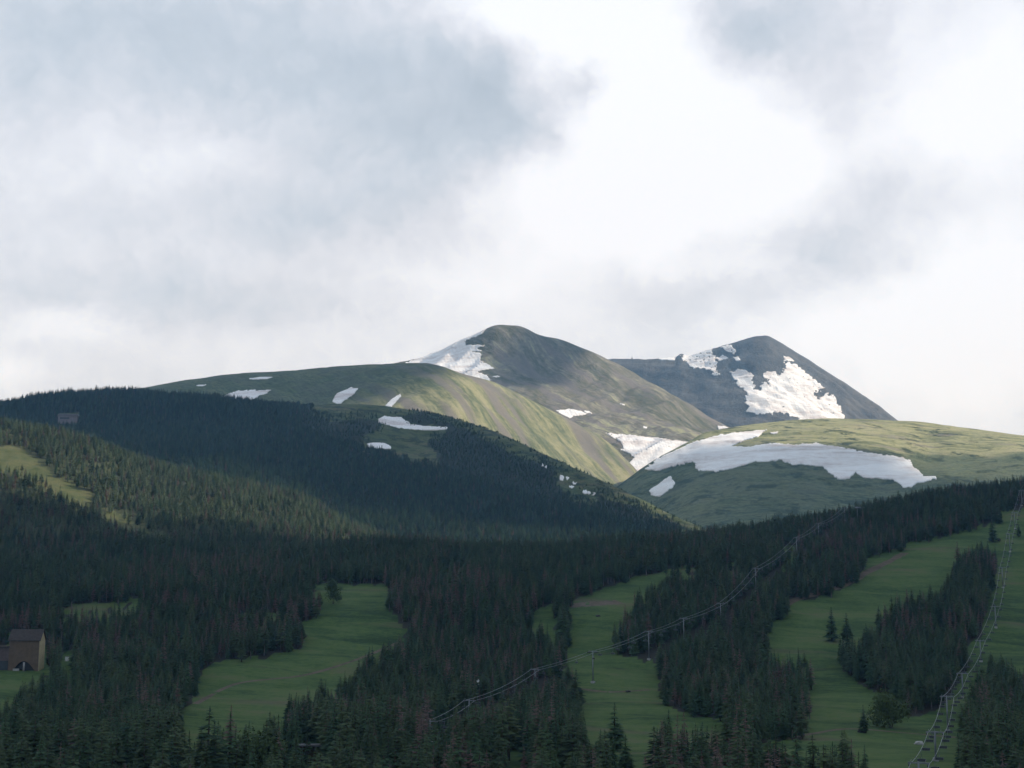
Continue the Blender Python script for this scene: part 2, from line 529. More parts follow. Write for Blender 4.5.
P1_crest = [(-300, 430, 5600), (200, 400, 5400), (360, 372, 5200), (395, 365, 5150), (410, 362, 5100), (440, 350, 5050), (470, 336, 5000), (485, 329.5, 5000),
            (500, 325.5, 5000), (515, 326, 5000), (545, 337, 5050), (560, 338.5, 5050), (590, 352, 5100), (610, 361, 5150), (640, 377, 5100), (680, 400, 5000),
            (720, 421, 4850), (738, 430, 4750), (800, 470, 4700), (1000, 520, 4700)]
peak = Layer('mountain_peak', [
    [(-300, 520, 4400), (300, 480, 4300), (480, 470, 4100), (560, 480, 3900), (640, 500, 3700), (760, 520, 3700), (1000, 540, 3700)],
    [(-300, 480, 4700), (300, 420, 4600), (480, 405, 4500), (560, 422, 4250), (620, 433.5, 4150), (690, 441, 4100), (760, 475, 4100), (1000, 530, 4100)],
    [(-300, 450, 5200), (300, 395, 5000), (480, 358, 4800), (560, 378, 4750), (620, 400, 4650), (690, 422, 4500), (760, 460, 4450), (1000, 525, 4450)],
    P1_crest, crest_back(P1_crest, 50, 500), crest_back(P1_crest, 170, 1400)], -300, 1000, 2.5, 30, M_peak, 13, 1 / 260., 2.0, (30, 1 / 150., 0.28, -0.6),
    label='brown and green rounded mountain peak with snow on one flank')

C_crest = [(-450, 425, 4200), (0, 404, 4100), (100, 396, 4050), (155, 388, 4000), (200, 380.5, 3950), (230, 376, 3900), (300, 372, 3850), (350, 366.5, 3800), (400, 365, 3750),
           (425, 364.5, 3700), (440, 367, 3700), (456, 372.5, 3720), (491, 382, 3760), (540, 405, 3800), (580, 425, 3820), (605, 440, 3800), (625, 458, 3780), (642, 476, 3750),
           (665, 498, 3700), (700, 530, 3650), (820, 570, 3600)]
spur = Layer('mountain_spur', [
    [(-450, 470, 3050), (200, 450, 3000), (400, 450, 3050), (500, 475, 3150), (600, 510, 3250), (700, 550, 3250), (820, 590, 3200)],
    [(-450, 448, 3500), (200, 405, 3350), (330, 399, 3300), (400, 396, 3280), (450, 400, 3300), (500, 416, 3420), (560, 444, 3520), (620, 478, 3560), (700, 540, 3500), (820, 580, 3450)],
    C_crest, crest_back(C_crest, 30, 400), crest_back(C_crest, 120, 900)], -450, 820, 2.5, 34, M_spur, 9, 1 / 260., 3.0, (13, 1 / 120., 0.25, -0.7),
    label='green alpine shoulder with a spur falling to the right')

R_crest = [(560, 520, 3500), (600, 498, 3500), (630, 477, 3500), (650, 463, 3520), (690, 441.5, 3600), (705, 434, 3650), (730, 428.5, 3750), (745, 426.5, 3850), (800, 421.5, 4000),
           (840, 420, 4050), (900, 421.5, 4050), (960, 428, 4000), (1024, 437, 3900), (1150, 455, 3800), (1500, 490, 3700)]
R_brink = [(560, 530, 3400), (600, 506, 3400), (630, 484, 3400), (650, 468, 3420), (690, 446, 3480), (705, 441, 3480), (740, 440, 3450), (800, 441, 3400), (850, 446, 3350),
           (900, 457, 3280), (935, 472, 3180), (960, 474, 3150), (1024, 470, 3150), (1150, 480, 3150), (1500, 510, 3150)]
R_low = [(560, 545, 3280), (640, 500, 3240), (700, 474, 3220), (760, 466, 3200), (800, 468, 3180), (850, 480, 3120), (900, 490, 3040), (935, 495, 2960), (1024, 500, 2900), (1500, 540, 2900)]
R_foot = [(560, 580, 2850), (700, 548, 2700), (850, 545, 2650), (1024, 560, 2500), (1500, 600, 2500)]
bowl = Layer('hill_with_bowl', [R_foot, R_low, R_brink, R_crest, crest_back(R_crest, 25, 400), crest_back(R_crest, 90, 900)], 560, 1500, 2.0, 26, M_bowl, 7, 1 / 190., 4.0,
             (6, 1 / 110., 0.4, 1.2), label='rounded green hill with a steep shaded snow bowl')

B_crest = [(-450, 420, 2700), (-100, 415, 2700), (0, 408, 2700), (47, 399, 2700), (80, 397, 2700), (117, 394, 2700), (146, 396, 2750), (180, 399, 2750), (250, 406, 2850), (300, 407, 2950),
           (340, 406, 3000), (380, 407, 3000), (410, 410.5, 2980), (460, 421, 2900), (500, 435, 2780), (540, 453, 2650), (580, 471, 2520), (620, 490, 2400), (660, 509, 2300),
           (702, 528, 2200), (740, 552, 2150), (820, 590, 2100)]
far_ridge = Layer('hill_far_ridge', [
    [(-450, 480, 2100), (0, 480, 2080), (200, 520, 1980), (400, 580, 1750), (600, 595, 1700), (820, 620, 1700)],
    [(-450, 455, 2350), (0, 442, 2350), (200, 462, 2200), (400, 515, 2050), (600, 540, 1980), (700, 556, 1950), (820, 605, 1900)],
    [(-450, 435, 2550), (0, 423, 2540), (200, 430, 2500), (340, 430, 2620), (400, 440, 2640), (450, 448, 2580), (560, 487, 2330), (640, 519, 2150), (700, 541, 2080), (820, 597, 2000)],
    B_crest, crest_back(B_crest, 30, 300), crest_back(B_crest, 110, 700)], -450, 820, 3.0, 26, M_far_ridge, 7, 1 / 160., 5.0, clears=CLEAR_B,
    label='dark spruce covered ridge rising to open tundra')

A_crest = [(-450, 405, 1650), (-100, 418, 1720), (0, 426, 1750), (29, 431, 1760), (82, 441, 1775), (123, 456, 1790), (164, 470, 1800), (205, 479, 1810), (243, 488, 1820), (278, 494, 1830),
           (300, 500, 1830), (338, 522, 1800), (367, 535, 1770), (420, 552, 1700), (520, 572, 1600), (650, 612, 1500)]
near_ridge = Layer('hill_near_ridge', [
    [(-450, 605, 1120), (0, 600, 1150), (300, 600, 1150), (650, 640, 1150)],
    [(-450, 500, 1380), (0, 512, 1440), (200, 533, 1460), (300, 545, 1480), (400, 572, 1450), (650, 620, 1350)],
    A_crest, crest_back(A_crest, 25, 180), crest_back(A_crest, 90, 400)], -450, 650, 3.0, 34, M_ridge, 6, 1 / 120., 6.0, clears=CLEAR_A,
    label='nearer forested ridge sloping down to the right')

NX = (-700, 1750)


def flat(y, D):
    return [(NX[0], y, D), (NX[1], y, D)]


N_crest = [(-700, 545, 1350), (0, 561, 1330), (140, 550, 1340), (260, 558, 1330), (400, 548, 1350), (510, 557, 1340), (600, 550, 1350), (700, 543, 1380), (760, 535, 1400), (850, 519, 1440), (940, 501, 1470), (1024, 490, 1500), (1150, 470, 1550), (1750, 430, 1600)]
ground_near = Layer('ground', [
    flat(pyz(2, -1.8), 2), flat(pyz(40, -11), 40), flat(pyz(160, -38), 160), flat(pyz(300, -54), 300),
    flat(768, 420), flat(735, 560), flat(700, 680), flat(660, 800), [(-700, 604, 960), (600, 602, 960), (850, 602, 970), (1024, 598, 980), (1750, 590, 980)],
    [(-700, 570, 1180), (0, 570, 1170), (500, 566, 1180), (700, 556, 1200), (850, 546, 1200), (940, 537, 1210), (1024, 530, 1220), (1750, 480, 1250)],
    N_crest, crest_back(N_crest, 35, 250), crest_back(N_crest, 75, 700)], NX[0], NX[1], 5.0, 14, M_meadow, 2.2, 1 / 90., 7.0, clears=CLEAR_N,
    label='grassy ski slopes and forest floor below the ridges')
# forest floor under the stands that sit inside the clearing
qx, qy = proj(ground_near.V)
fa = np.zeros(len(ground_near.V), np.float32)
at = ground_near.me.attributes['forest']
at.data.foreach_get('value', fa)
for p in STAND_N: fa[inpoly(qx, qy, p)] = 1.0
at.data.foreach_set('value', fa)

# wide valley floor out to the horizon
bmg = bmesh.new()
bmesh.ops.create_grid(bmg, x_segments=60, y_segments=60, size=20000)
for v in bmg.verts: v.co.z = -150 + noise.fractal(v.co * 0.0008, 1, 2, 4) * 12
meg = bpy.data.meshes.new('terrain')
bmg.to_mesh(meg); bmg.free()
tag(link('terrain', meg, None, M_valley), 'wide valley floor reaching the horizon', None, None, 'structure')

# ------------------------------------------------------------------ dirt service tracks across the runs
M_dirt = ground_mat('dirt_track', [(0.1, (.070, .060, .042)), (0.5, (.115, .088, .066)), (0.9, (.150, .118, .090))], 0.05, bdist=0.2, fine=0.6)


def track(px_pts, width, label):
    xs = np.array(px_pts, float)
    t = np.linspace(0, len(xs) - 1, 40)
    qx = pchip(np.arange(len(xs)), xs[:, 0], t); qy = pchip(np.arange(len(xs)), xs[:, 1], t)
    C = [ground_near.hit(a, c)[0] for a, c in zip(qx, qy)]
    C = [c for c in C if c is not None]
    V = []
    for i, c in enumerate(C):
        d = C[min(i + 1, len(C) - 1)] - C[max(i - 1, 0)]
        d.z = 0
        d.normalize()
        nrm = Vector((-d.y, d.x, 0))
        w = width * (0.5 + 0.25 * noise.noise(Vector((i * .37, width, 0))))
        for k in range(5):
            p = c + nrm * w * (k / 2 - 1)
            z = ground_near.z(p.x, p.y)
            V.append((p.x, p.y, (z if z is not None else p.z) + 0.06))
    idx = np.arange(len(V)).reshape(-1, 5)
    Fq = np.stack([idx[:-1, :-1], idx[:-1, 1:], idx[1:, 1:], idx[1:, :-1]], -1).reshape(-1, 4)
    tag(link('path', mesh_np('path', np.array(V), Fq, True), None, M_dirt), label, None, None, 'structure')


track([(772, 617), (790, 602), (815, 594), (845, 585), (866, 573), (890, 561), (905, 553)], 7.0, 'brown dirt track along the upper edge of the right clearing')
track([(566, 606), (590, 604), (620, 602)], 15.0, 'bare brown earth patch at the top of the middle clearing')
track([(575, 688), (610, 692), (650, 690)], 3.0, 'faint dirt track across the middle clearing')
track([(195, 704), (240, 683), (300, 676), (350, 662), (400, 642)], 3.0, 'faint dirt track across the left meadow')
track([(740, 745), (800, 736), (850, 729), (905, 733), (960, 738)], 3.2, 'faint dirt track across the bottom of the right clearing')

# ------------------------------------------------------------------ cloud banks added and shaped to shade the slopes (out of the frame, to the right)
mcl, nb = new_mat('cloud_white')
co = nb.n('ShaderNodeNewGeometry').outputs['Position']
cn_, _ = nb.noise(co, 0.004, 5, 0.6)
finish(nb, nb.ramp(cn_, [(0.3, (.78, .79, .8)), (0.7, (.88, .88, .88))]), 1.0, 0.0, cn_, 0.6, 40)


def cloud_over(points, height, thick=70, cell=35, seed=0, rag=110, holes=0.0):
    """a flat-bottomed bank of cloud, outlined to shade the given stretch of ground"""
    pts = []
    for P in points:
        P = Vector(P)
        k = (height - P.z) / SUN_DIR.z
        Q = P + SUN_DIR * k
        pts.append((Q.x, Q.y))
    A = np.array(pts)
    x0, y0 = A.min(0) - rag * 2; x1, y1 = A.max(0) + rag * 2
    gx = np.arange(x0, x1, cell); gy = np.arange(y0, y1, cell)
    X, Y = np.meshgrid(gx, gy)
    Pn = np.stack([X.ravel(), Y.ravel(), np.full(X.size, seed * 777.0)], -1)
    wx = fbm(Pn, 1 / 420., 5, seed + 1).reshape(X.shape) * rag
    wy = fbm(Pn, 1 / 420., 5, seed + 2).reshape(X.shape) * rag
    ins = inpoly(X + wx, Y + wy, pts)
    if holes > 0:
        ins &= fbm(Pn, 1 / 300., 5, seed + 5).reshape(X.shape) < holes
    # distance from the edge, in cells
    dist = np.zeros(X.shape); cur = ins.copy()
    for _ in range(7):
        dist += cur
        e = cur.copy()
        e[1:] &= cur[:-1]; e[:-1] &= cur[1:]; e[:, 1:] &= cur[:, :-1]; e[:, :-1] &= cur[:, 1:]
        cur = e
    hgt = (dist / 7.0) ** 0.6
    lump = (fbm(Pn, 1 / 160., 4, seed + 9).reshape(X.shape) * 0.5 + 1.0)
    top = height + thick * hgt * lump
    bot = height - 0.25 * thick * hgt
    cells = ins[:-1, :-1] | ins[1:, :-1] | ins[:-1, 1:] | ins[1:, 1:]
    idx = np.arange(X.size).reshape(X.shape)
    q = np.stack([idx[:-1, :-1], idx[:-1, 1:], idx[1:, 1:], idx[1:, :-1]], -1)[cells]
    V = np.concatenate([np.stack([X.ravel(), Y.ravel(), top.ravel() + 0.5], -1), np.stack([X.ravel(), Y.ravel(), bot.ravel() - 0.5], -1)])
    Fs = np.concatenate([q, q[:, ::-1] + X.size])
    used = np.unique(Fs); remap = np.full(len(V), -1); remap[used] = np.arange(len(used))
    return V[used], remap[Fs]


def wp(layer, px, py, D=None):
    h = layer.hit(px, py)
    if h[0] is not None: return tuple(h[0])
    return unproj(px, py, D if D else 1500.0)


cloud_sets = [
    # the foreground slopes and the lower half of the near ridge
    ([unproj(-420, 470, 1450), unproj(-60, 492, 1500), wp(near_ridge, 60, 502), wp(near_ridge, 150, 520), wp(near_ridge, 240, 536), unproj(330, 554, 1480), unproj(420, 566, 1480),
      unproj(560, 566, 1560), unproj(640, 552, 1750), unproj(760, 520, 1800), unproj(900, 492, 1700), unproj(1024, 468, 1700), unproj(1200, 440, 1750), unproj(1500, 430, 1750),
      (1500, 900, 0), (900, -200, -50), (-700, -300, -50), (-1000, 500, 0)], 1500, 0, 130),
    # the far ridge's forest
    ([unproj(-200, 380, 2900), unproj(60, 372, 2950), unproj(200, 380, 3050), unproj(320, 394, 3100), unproj(400, 408, 3100), unproj(460, 426, 2850), unproj(550, 474, 2480), unproj(640, 513, 2200),
      unproj(690, 534, 2120), unproj(600, 532, 2020), unproj(470, 520, 2050), unproj(380, 510, 2100), unproj(300, 492, 2150), unproj(200, 462, 2200), unproj(60, 445, 2330), unproj(-200, 450, 2300)], 2100, 1, 60),
    # the left shoulder
    ([unproj(60, 360, 4400), unproj(300, 350, 4200), unproj(425, 345, 4000), unproj(440, 372, 3650), unproj(400, 385, 3400), unproj(370, 405, 3250), unproj(300, 420, 3200), unproj(60, 420, 3200)], 2700, 2, 60),
    # the two summits
    ([unproj(505, 300, 5400), unproj(545, 318, 5300), unproj(575, 352, 5100), unproj(560, 385, 4750), unproj(525, 390, 4600), unproj(503, 378, 4700), unproj(494, 345, 4950)], 2900, 3, 40),
    # the steep face of the bowl
    ([wp(bowl, 628, 482), wp(bowl, 700, 448), wp(bowl, 760, 445), wp(bowl, 820, 446), wp(bowl, 870, 454), wp(bowl, 905, 466), wp(bowl, 960, 482), unproj(1060, 500, 2950), unproj(1060, 545, 2500),
      unproj(850, 560, 2500), unproj(700, 560, 2600), unproj(600, 560, 2950)], 2500, 5, 35),
]
cv, cf, k = [], [], 0
for pts, h, sd, rag in cloud_sets:
    V, Fc = cloud_over(pts, h, seed=sd, rag=rag)
    cv.append(V); cf.append(Fc + k); k += len(V)
cm = mesh_np('shade_clouds', np.concatenate(cv), np.concatenate(cf), True)
tag(link('shade_clouds', cm, None, mcl), 'unseen white cloud banks added to shade the slopes', None, None, 'stuff')

# ------------------------------------------------------------------ haze
hz, nb = new_mat('valley_haze')
pv = nb.n('ShaderNodeVolumePrincipled', ins={'Color': (.28, .60, 1.0, 1), 'Absorption Color': (1, 1, 1, 1), 'Density': HAZE_DENSITY, 'Anisotropy': 0.1})
nb.n('ShaderNodeOutputMaterial', ins={1: pv.outputs[0]})
if HAZE_DENSITY > 0:
    hb = MB().box((0, 3400, 505), (24000, 10800, 1350))
    ho = hb.build('haze', hz)
    tag(ho, 'thin blue mountain air between the slopes', None, None, 'stuff')

# ------------------------------------------------------------------ snow patches
msn, nb = new_mat('old_snow')
geo = nb.n('ShaderNodeNewGeometry').outputs['Position']
mp = nb.n('ShaderNodeMapping', ins={0: geo, 'Scale': (0.35, 1.0, 3.5)}).outputs[0]
s1, _ = nb.noise(mp, 0.012, 6, 0.6, 0.8)
s2, _ = nb.noise(geo, 0.05, 4, 0.6)
sc = nb.ramp(nb.math('MULTIPLY_ADD', s2, 0.25, nb.math('MULTIPLY', s1, 0.75)), [(0.38, (.62, .555, .535)), (0.47, (.80, .765, .755)), (0.58, (.90, .89, .89))])
finish(nb, sc, 0.75, 0.15, s1, 0.4, 4.0)


def snow(layer, poly, label, step=0.6, rag=1.0, holes=None, seed=0, lift=1.2, group=None, name='snow_patch'):
    A = np.array(poly, float)
    x0, y0 = A.min(0) - 3; x1, y1 = A.max(0) + 3
    gx = np.arange(x0, x1, step); gy = np.arange(y0, y1, step)
    X, Y = np.meshgrid(gx, gy)
    Pn = np.stack([X.ravel(), Y.ravel() * 1.6, np.full(X.size, seed * 13.0)], -1)
    wx = fbm(Pn, 0.22, 4, seed).reshape(X.shape) * rag * 1.6
    wy = fbm(Pn, 0.22, 4, seed + 4).reshape(X.shape) * rag
    ins = inpoly(X + wx, Y + wy, poly)
    if holes is not None:
        hv = fbm(Pn, holes[0], 4, seed + 8).reshape(X.shape)
        ins &= hv < holes[1]
    V = np.zeros((X.size, 3)); N = np.zeros((X.size, 3)); ok = np.zeros(X.size, bool)
    flat_in = ins.ravel()
    need = ins.copy()
    need[1:] |= ins[:-1]; need[:, 1:] |= ins[:, :-1]; need[1:, 1:] |= ins[:-1, :-1]
    for k in np.nonzero(need.ravel())[0]:
        h = layer.hit(X.ravel()[k], Y.ravel()[k])
        if h[0] is not None:
            n = h[1] if h[1].z > 0 else -h[1]
            V[k] = h[0]; N[k] = n; ok[k] = True
    okg = ok.reshape(X.shape)
    idx = np.arange(X.size).reshape(X.shape)
    cells = ins[:-1, :-1] & okg[:-1, :-1] & okg[1:, :-1] & okg[:-1, 1:] & okg[1:, 1:]
    q = np.stack([idx[:-1, :-1], idx[1:, :-1], idx[1:, 1:], idx[:-1, 1:]], -1)[cells]
    if len(q) == 0: return None
    # drop cells that bridge a fold of the slope
    dd = np.linalg.norm(V[q[:, 0]] - V[q[:, 2]], axis=1)
    q = q[dd < 14 * max(np.median(dd), 1e-6)]
    bulge = fbm(Pn[np.unique(q)], 0.3, 3, seed + 2)
    L = np.full(X.size, float(lift)); L[np.unique(q)] += bulge * 0.08 * lift
    top = V + N * L[:, None]
    low = V - N * 0.6 * lift
    # side walls along the border edges
    ed = {}
    for f in q.tolist():
        for i in range(4):
            a_, b_ = f[i], f[(i + 1) % 4]
            if (b_, a_) in ed: del ed[(b_, a_)]
            else: ed[(a_, b_)] = 1
    side = np.array([[b_, a_, a_ + X.size, b_ + X.size] for a_, b_ in ed], int).reshape(-1, 4)
    VV = np.concatenate([top, low]); FF = np.concatenate([q, side])
    used = np.unique(FF); remap = np.full(len(VV), -1); remap[used] = np.arange(len(used))
    c = VV[used].mean(0)
    me = mesh_np(name, VV[used] - c, remap[FF], True)
    o = link(name, me, None, msn)
    o.location = c
    return tag(o, label, 'snow patch', group or 'snow patches on the mountains')


snow(peak, [(400, 366), (404.7, 362.5), (423, 356), (447, 342), (469, 333), (486, 327), (486, 330), (481, 333.6), (470, 338), (465, 342), (466, 345), (485, 345), (478, 348), (481, 351),
            (471, 352), (481, 354), (479, 360), (487.5, 364), (494.5, 368), (483, 370), (477, 372), (486, 375), (491, 381), (488, 390), (400, 380)],
     'broad smooth snowfield covering the left flank of the rounded peak', 0.6, 1.2, seed=1, name='snowfield')
snow(peak, [(492, 376.5), (497, 375.5), (500, 376.5), (496, 377.5)], 'tiny snow sliver beside the peak snowfield', 0.4, 0.4, seed=2)
snow(peak, [(605, 433), (634, 435.5), (665, 439), (690, 442), (684, 450), (656, 465), (630, 476), (623.6, 470), (625, 467), (634, 458), (629, 453), (619, 449.5), (624, 449), (620, 441)],
     'bright snow filling the gully between spur and bowl', 0.6, 0.7, seed=3, name='snowfield')
snow(peak, [(556, 410.5), (571, 409), (580.6, 411), (587, 414), (573.6, 416), (569.7, 418), (563, 415)], 'small white snow patch midway down the brown slope', 0.5, 0.7, seed=4)
snow(peak, [(583, 410.6), (588, 411), (592, 413.3), (586, 413)], 'thin snow sliver right of the brown slope patch', 0.4, 0.4, seed=5)
snow(peak, [(620, 403), (625, 404.5), (624, 405.5), (620, 404)], 'faint speck of snow high on the brown slope', 0.4, 0.3, seed=6)
snow(peak, [(643, 426), (647, 427), (646, 428.5), (643, 427.5)], 'speck of snow just above the gully snow', 0.4, 0.3, seed=7)
snow(peak, [(717, 426), (724, 426), (731, 429), (729, 431), (719, 430.5)], 'small snow patch in the saddle below the far summit', 0.5, 0.4, seed=8)
snow(summit, [(680, 357), (694, 351), (711.5, 348), (713, 354), (716, 357.5), (715, 365), (718, 375), (714, 375), (710, 369), (700.6, 368), (693, 367), (683, 361)],
     'speckled snow on the far summit left shoulder', 0.5, 2.6, (0.35, 0.45), 9, lift=2)
snow(summit, [(655, 357), (677, 355.5), (674, 360), (660, 360)], 'thin snow rim along the saddle skyline', 0.5, 0.6, seed=10, lift=2)
snow(summit, [(720, 346.5), (729, 344.5), (736, 350.5), (734, 354), (727, 351)], 'ragged snow scrap near the far summit top', 0.5, 1.2, (0.45, 0.5), 11, lift=2)
snow(summit, [(717, 357.5), (722, 355), (728, 358), (719, 360.5)], 'small snow scrap under the far summit shoulder', 0.5, 0.8, seed=12, lift=2)
snow(summit, [(733, 357), (738, 357), (740, 360), (736, 361)], 'isolated snow dot on far summit rock', 0.5, 0.6, seed=13, lift=2)
snow(summit, [(730, 372), (738, 369), (747.5, 371), (751, 374), (752, 382.5), (755, 390), (760, 391), (761.6, 382.5), (768, 384), (768.6, 380), (762, 376), (763, 373), (772.5, 371),
              (779, 375.5), (785, 368), (785, 361), (794, 363), (808, 375), (824, 388), (813.6, 393), (818, 399), (825, 392.5), (833, 397), (842.5, 410), (844, 424), (844, 430), (800, 430),
              (799, 420), (801, 417), (790, 417.6), (788, 413), (769, 412), (757, 414), (745, 412), (748, 407.5), (745, 398), (747, 393), (738, 384), (734, 378)],
     'large ragged snowfield on the face of the far summit', 0.5, 2.1, (0.30, 0.70), 14, lift=2, name='snowfield')
snow(summit, [(782.6, 356), (789, 357), (794, 361), (786, 360.5)], 'small snow tip above the large far snowfield', 0.5, 0.6, seed=15, lift=2)
snow(bowl, [(645, 470), (659, 458), (690, 443.6), (715, 436), (740, 432), (767, 430.5), (755.6, 437), (740, 442), (730, 447), (749, 447), (768, 443.6), (800, 444.7),
            (815, 443.4), (829, 446), (848, 449), (871, 453.6), (896, 456.7), (909.5, 461), (913, 467), (924, 476), (938, 477.5), (924, 482), (916.6, 483), (912, 487), (905, 487.5),
            (893, 480), (874, 478), (866.6, 478.6), (859, 475.5), (855.6, 472), (848, 479), (837, 479), (830.6, 474), (821, 466), (799, 464), (793, 464.7), (780.6, 460), (752.5, 462),
            (734, 468), (715, 471), (697, 470), (694, 461), (660, 470), (649, 470.6)],
     'long curving snow cornice along the rim of the bowl', 0.65, 1.1, seed=16, lift=2.0, name='snowfield')
snow(bowl, [(770, 432.5), (778, 431.7), (777, 434), (771, 434)], 'tiny snow sliver on top of the bowl rim', 0.4, 0.4, seed=17)
snow(bowl, [(649, 491), (669.7, 476), (675, 482), (673.6, 486.6), (659, 497), (651, 495)], 'oval snow patch low on the shaded bowl', 0.5, 0.8, seed=18, lift=1.6)
snow(spur, [(221, 397.5), (234, 392), (255.6, 388.7), (255, 391), (271, 389.7), (255.6, 398), (248, 403), (232, 403), (226, 400), (233, 397.5)],
     'ragged snow patch above the dark wooded ridge', 0.5, 1.0, seed=19, name='snow_patch')
snow(spur, [(203, 398), (208, 395.8), (209, 397.5), (205, 399)], 'tiny snow scrap at the ridge forest edge', 0.4, 0.5, seed=20)
snow(spur, [(210, 399), (220, 396.5), (222, 398), (213, 400)], 'thin snow scrap left of the ragged patch', 0.4, 0.5, seed=21)
snow(spur, [(249, 378.4), (262, 377), (273, 377), (267, 379), (250, 379.3)], 'flat snow streak high on the left shoulder', 0.4, 0.4, seed=22)
snow(spur, [(196, 385), (206, 384.5), (203, 386), (198, 386)], 'faint thin snow streak on the far left shoulder', 0.4, 0.3, seed=23)
snow(spur, [(332, 401), (337, 393.6), (350, 387.5), (359, 388), (351, 396), (340, 403.5), (336, 403.7)], 'slanted snow wedge on the green shoulder', 0.5, 0.6, seed=24)
snow(spur, [(384.5, 406), (393, 398), (400, 393.7), (401, 396), (391, 407)], 'narrow slanting snow finger beside the lit spur', 0.5, 0.5, seed=25)
snow(far_ridge, [(383, 416), (401, 417.7), (410, 424), (424, 426), (447, 427.5), (446, 429.7), (424, 430.5), (399, 428), (385, 424.7), (378, 422), (378, 419)],
     'long white snow patch on the treeline bench', 0.5, 0.7, seed=26)
snow(far_ridge, [(367, 444), (374, 442.6), (384, 443.4), (391, 447), (390, 449), (368, 447.5)], 'small oval snow patch in the high meadow', 0.5, 0.5, seed=27)
for i, (x, y, w, h) in enumerate([(562, 478, 5, 4.5), (567.5, 478.5, 4, 4), (574, 483.2, 5, 1.6), (571, 487, 6, 1.6), (585, 492.5, 5, 3.5), (589, 492.8, 4, 3.2), (593, 494, 3, 2.6), (546, 467, 3, 2.2), (541, 466, 2.4, 2)]):
    snow(far_ridge, [(x - w / 2, y), (x - w / 4, y - h / 2), (x + w / 4, y - h / 2), (x + w / 2, y), (x + w / 4, y + h / 2), (x - w / 4, y + h / 2)],
         'white speck of snow in the bare gully on the dark ridge', 0.4, 1.5, seed=30 + i, group='snow specks in the ridge gully', lift=1.0)

# ------------------------------------------------------------------ trees
def needle_mat(name, base, var, hue):
    m, nb = new_mat(name)
    rnd = nb.n('ShaderNodeObjectInfo').outputs['Random']
    co = nb.n('ShaderNodeTexCoord').outputs['Object']
    n, _ = nb.noise(co, 0.9, 3, 0.6)
    c1 = nb.ramp(rnd, [(0.0, tuple(c * (1 - var) for c in base)), (0.55, base), (1.0, hue)])
    c2 = nb.mix(nb.math('MULTIPLY', n, 0.5), c1, c4(tuple(c * 1.7 for c in base)))
    p = finish(nb, c2, 0.8, 0.15)
    tr = nb.n('ShaderNodeBsdfTranslucent', ins={0: c2})
    mx = nb.n('ShaderNodeMixShader', ins={0: 0.22, 1: p.outputs[0], 2: tr.outputs[0]})
    o = [x for x in nb.t.nodes if x.type == 'OUTPUT_MATERIAL'][0]
    nb.t.links.new(mx.outputs[0], o.inputs[0])
    return m


M_needle = needle_mat('spruce_needles', (.034, .068, .034), 0.6, (.066, .112, .048))
M_olive = needle_mat('pine_needles', (.046, .074, .034), 0.55, (.090, .120, .052))
M_dead = needle_mat('dead_needles', (.132, .084, .073), 0.45, (.130, .100, .078))
M_sunlit = needle_mat('sunlit_pine_needles', (.092, .130, .068), 0.5, (.140, .172, .095))  # paler needles put the near ridge's sunlight into the colour
M_leaf = needle_mat('shrub_leaves', (.050, .080, .030), 0.3, (.065, .092, .034))
M_bark = simple_mat('bark', (.085, .068, .055), 0.9, 0.35, 1.5)
M_greybark = simple_mat('grey_bark', (.14, .12, .105), 0.9, 0.3, 1.5)


def conifer_meshes(seed, H, rad, base, whorls, per, power=0.8, droop=0.35, skip=0.0):
    r = random.Random(seed)
    v, f = [], []
    for i in range(whorls):
        t = (i + r.random() * 0.6) / whorls
        z = base + (H * 0.985 - base) * t
        L = rad * ((1 - t) ** power) + 0.10
        if t < 0.12: L *= 0.6 + 3.2 * t
        n = max(3, int(per * (0.55 + 0.45 * (1 - t))))
        a0 = r.random() * 6.28
        for j in range(n):
            if r.random() < skip: continue
            a = a0 + 6.283 * j / n + r.uniform(-.35, .35)
            l = L * r.uniform(0.65, 1.15)
            w = l * r.uniform(.26, .40) + 0.08
            dz = -l * droop * r.uniform(0.6, 1.5)
            ca, sa = math.cos(a), math.sin(a)
            up = r.uniform(.05, .3) * l
            zz = z + r.uniform(-.25, .25) * (H / whorls)
            k = len(v)
            mid = 0.55
            v += [(0.05 * ca, 0.05 * sa, zz + up * 0.4),
                  (l * mid * ca - w * sa, l * mid * sa + w * ca, zz + dz * 0.75),
                  (l * ca, l * sa, zz + dz * 0.8),
                  (l * mid * ca + w * sa, l * mid * sa - w * ca, zz + dz * 0.75),
                  (l * mid * ca, l * mid * sa, zz + dz * 0.25 + up * 0.5)]
            f += [(k, k + 1, k + 4), (k + 1, k + 2, k + 4), (k + 4, k + 2, k + 3), (k, k + 4, k + 3)]
    k = len(v)                                                  # leader
    v += [(0.12, 0, H * 0.93), (-.06, .1, H * 0.93), (-.06, -.1, H * 0.93), (0, 0, H)]
    f += [(k, k + 1, k + 3), (k + 1, k + 2, k + 3), (k + 2, k, k + 3)]
    crown = mesh_np('crown', np.array(v), np.array(f))
    tr = MB().tube([(0, 0, -1.2), (0, 0, H * 0.3), (0.05, 0.03, H * 0.65), (0, 0, H * 0.96)], H * 0.014 + 0.03, 6, 0.03)
    return crown, tr.mesh('trunk', True)


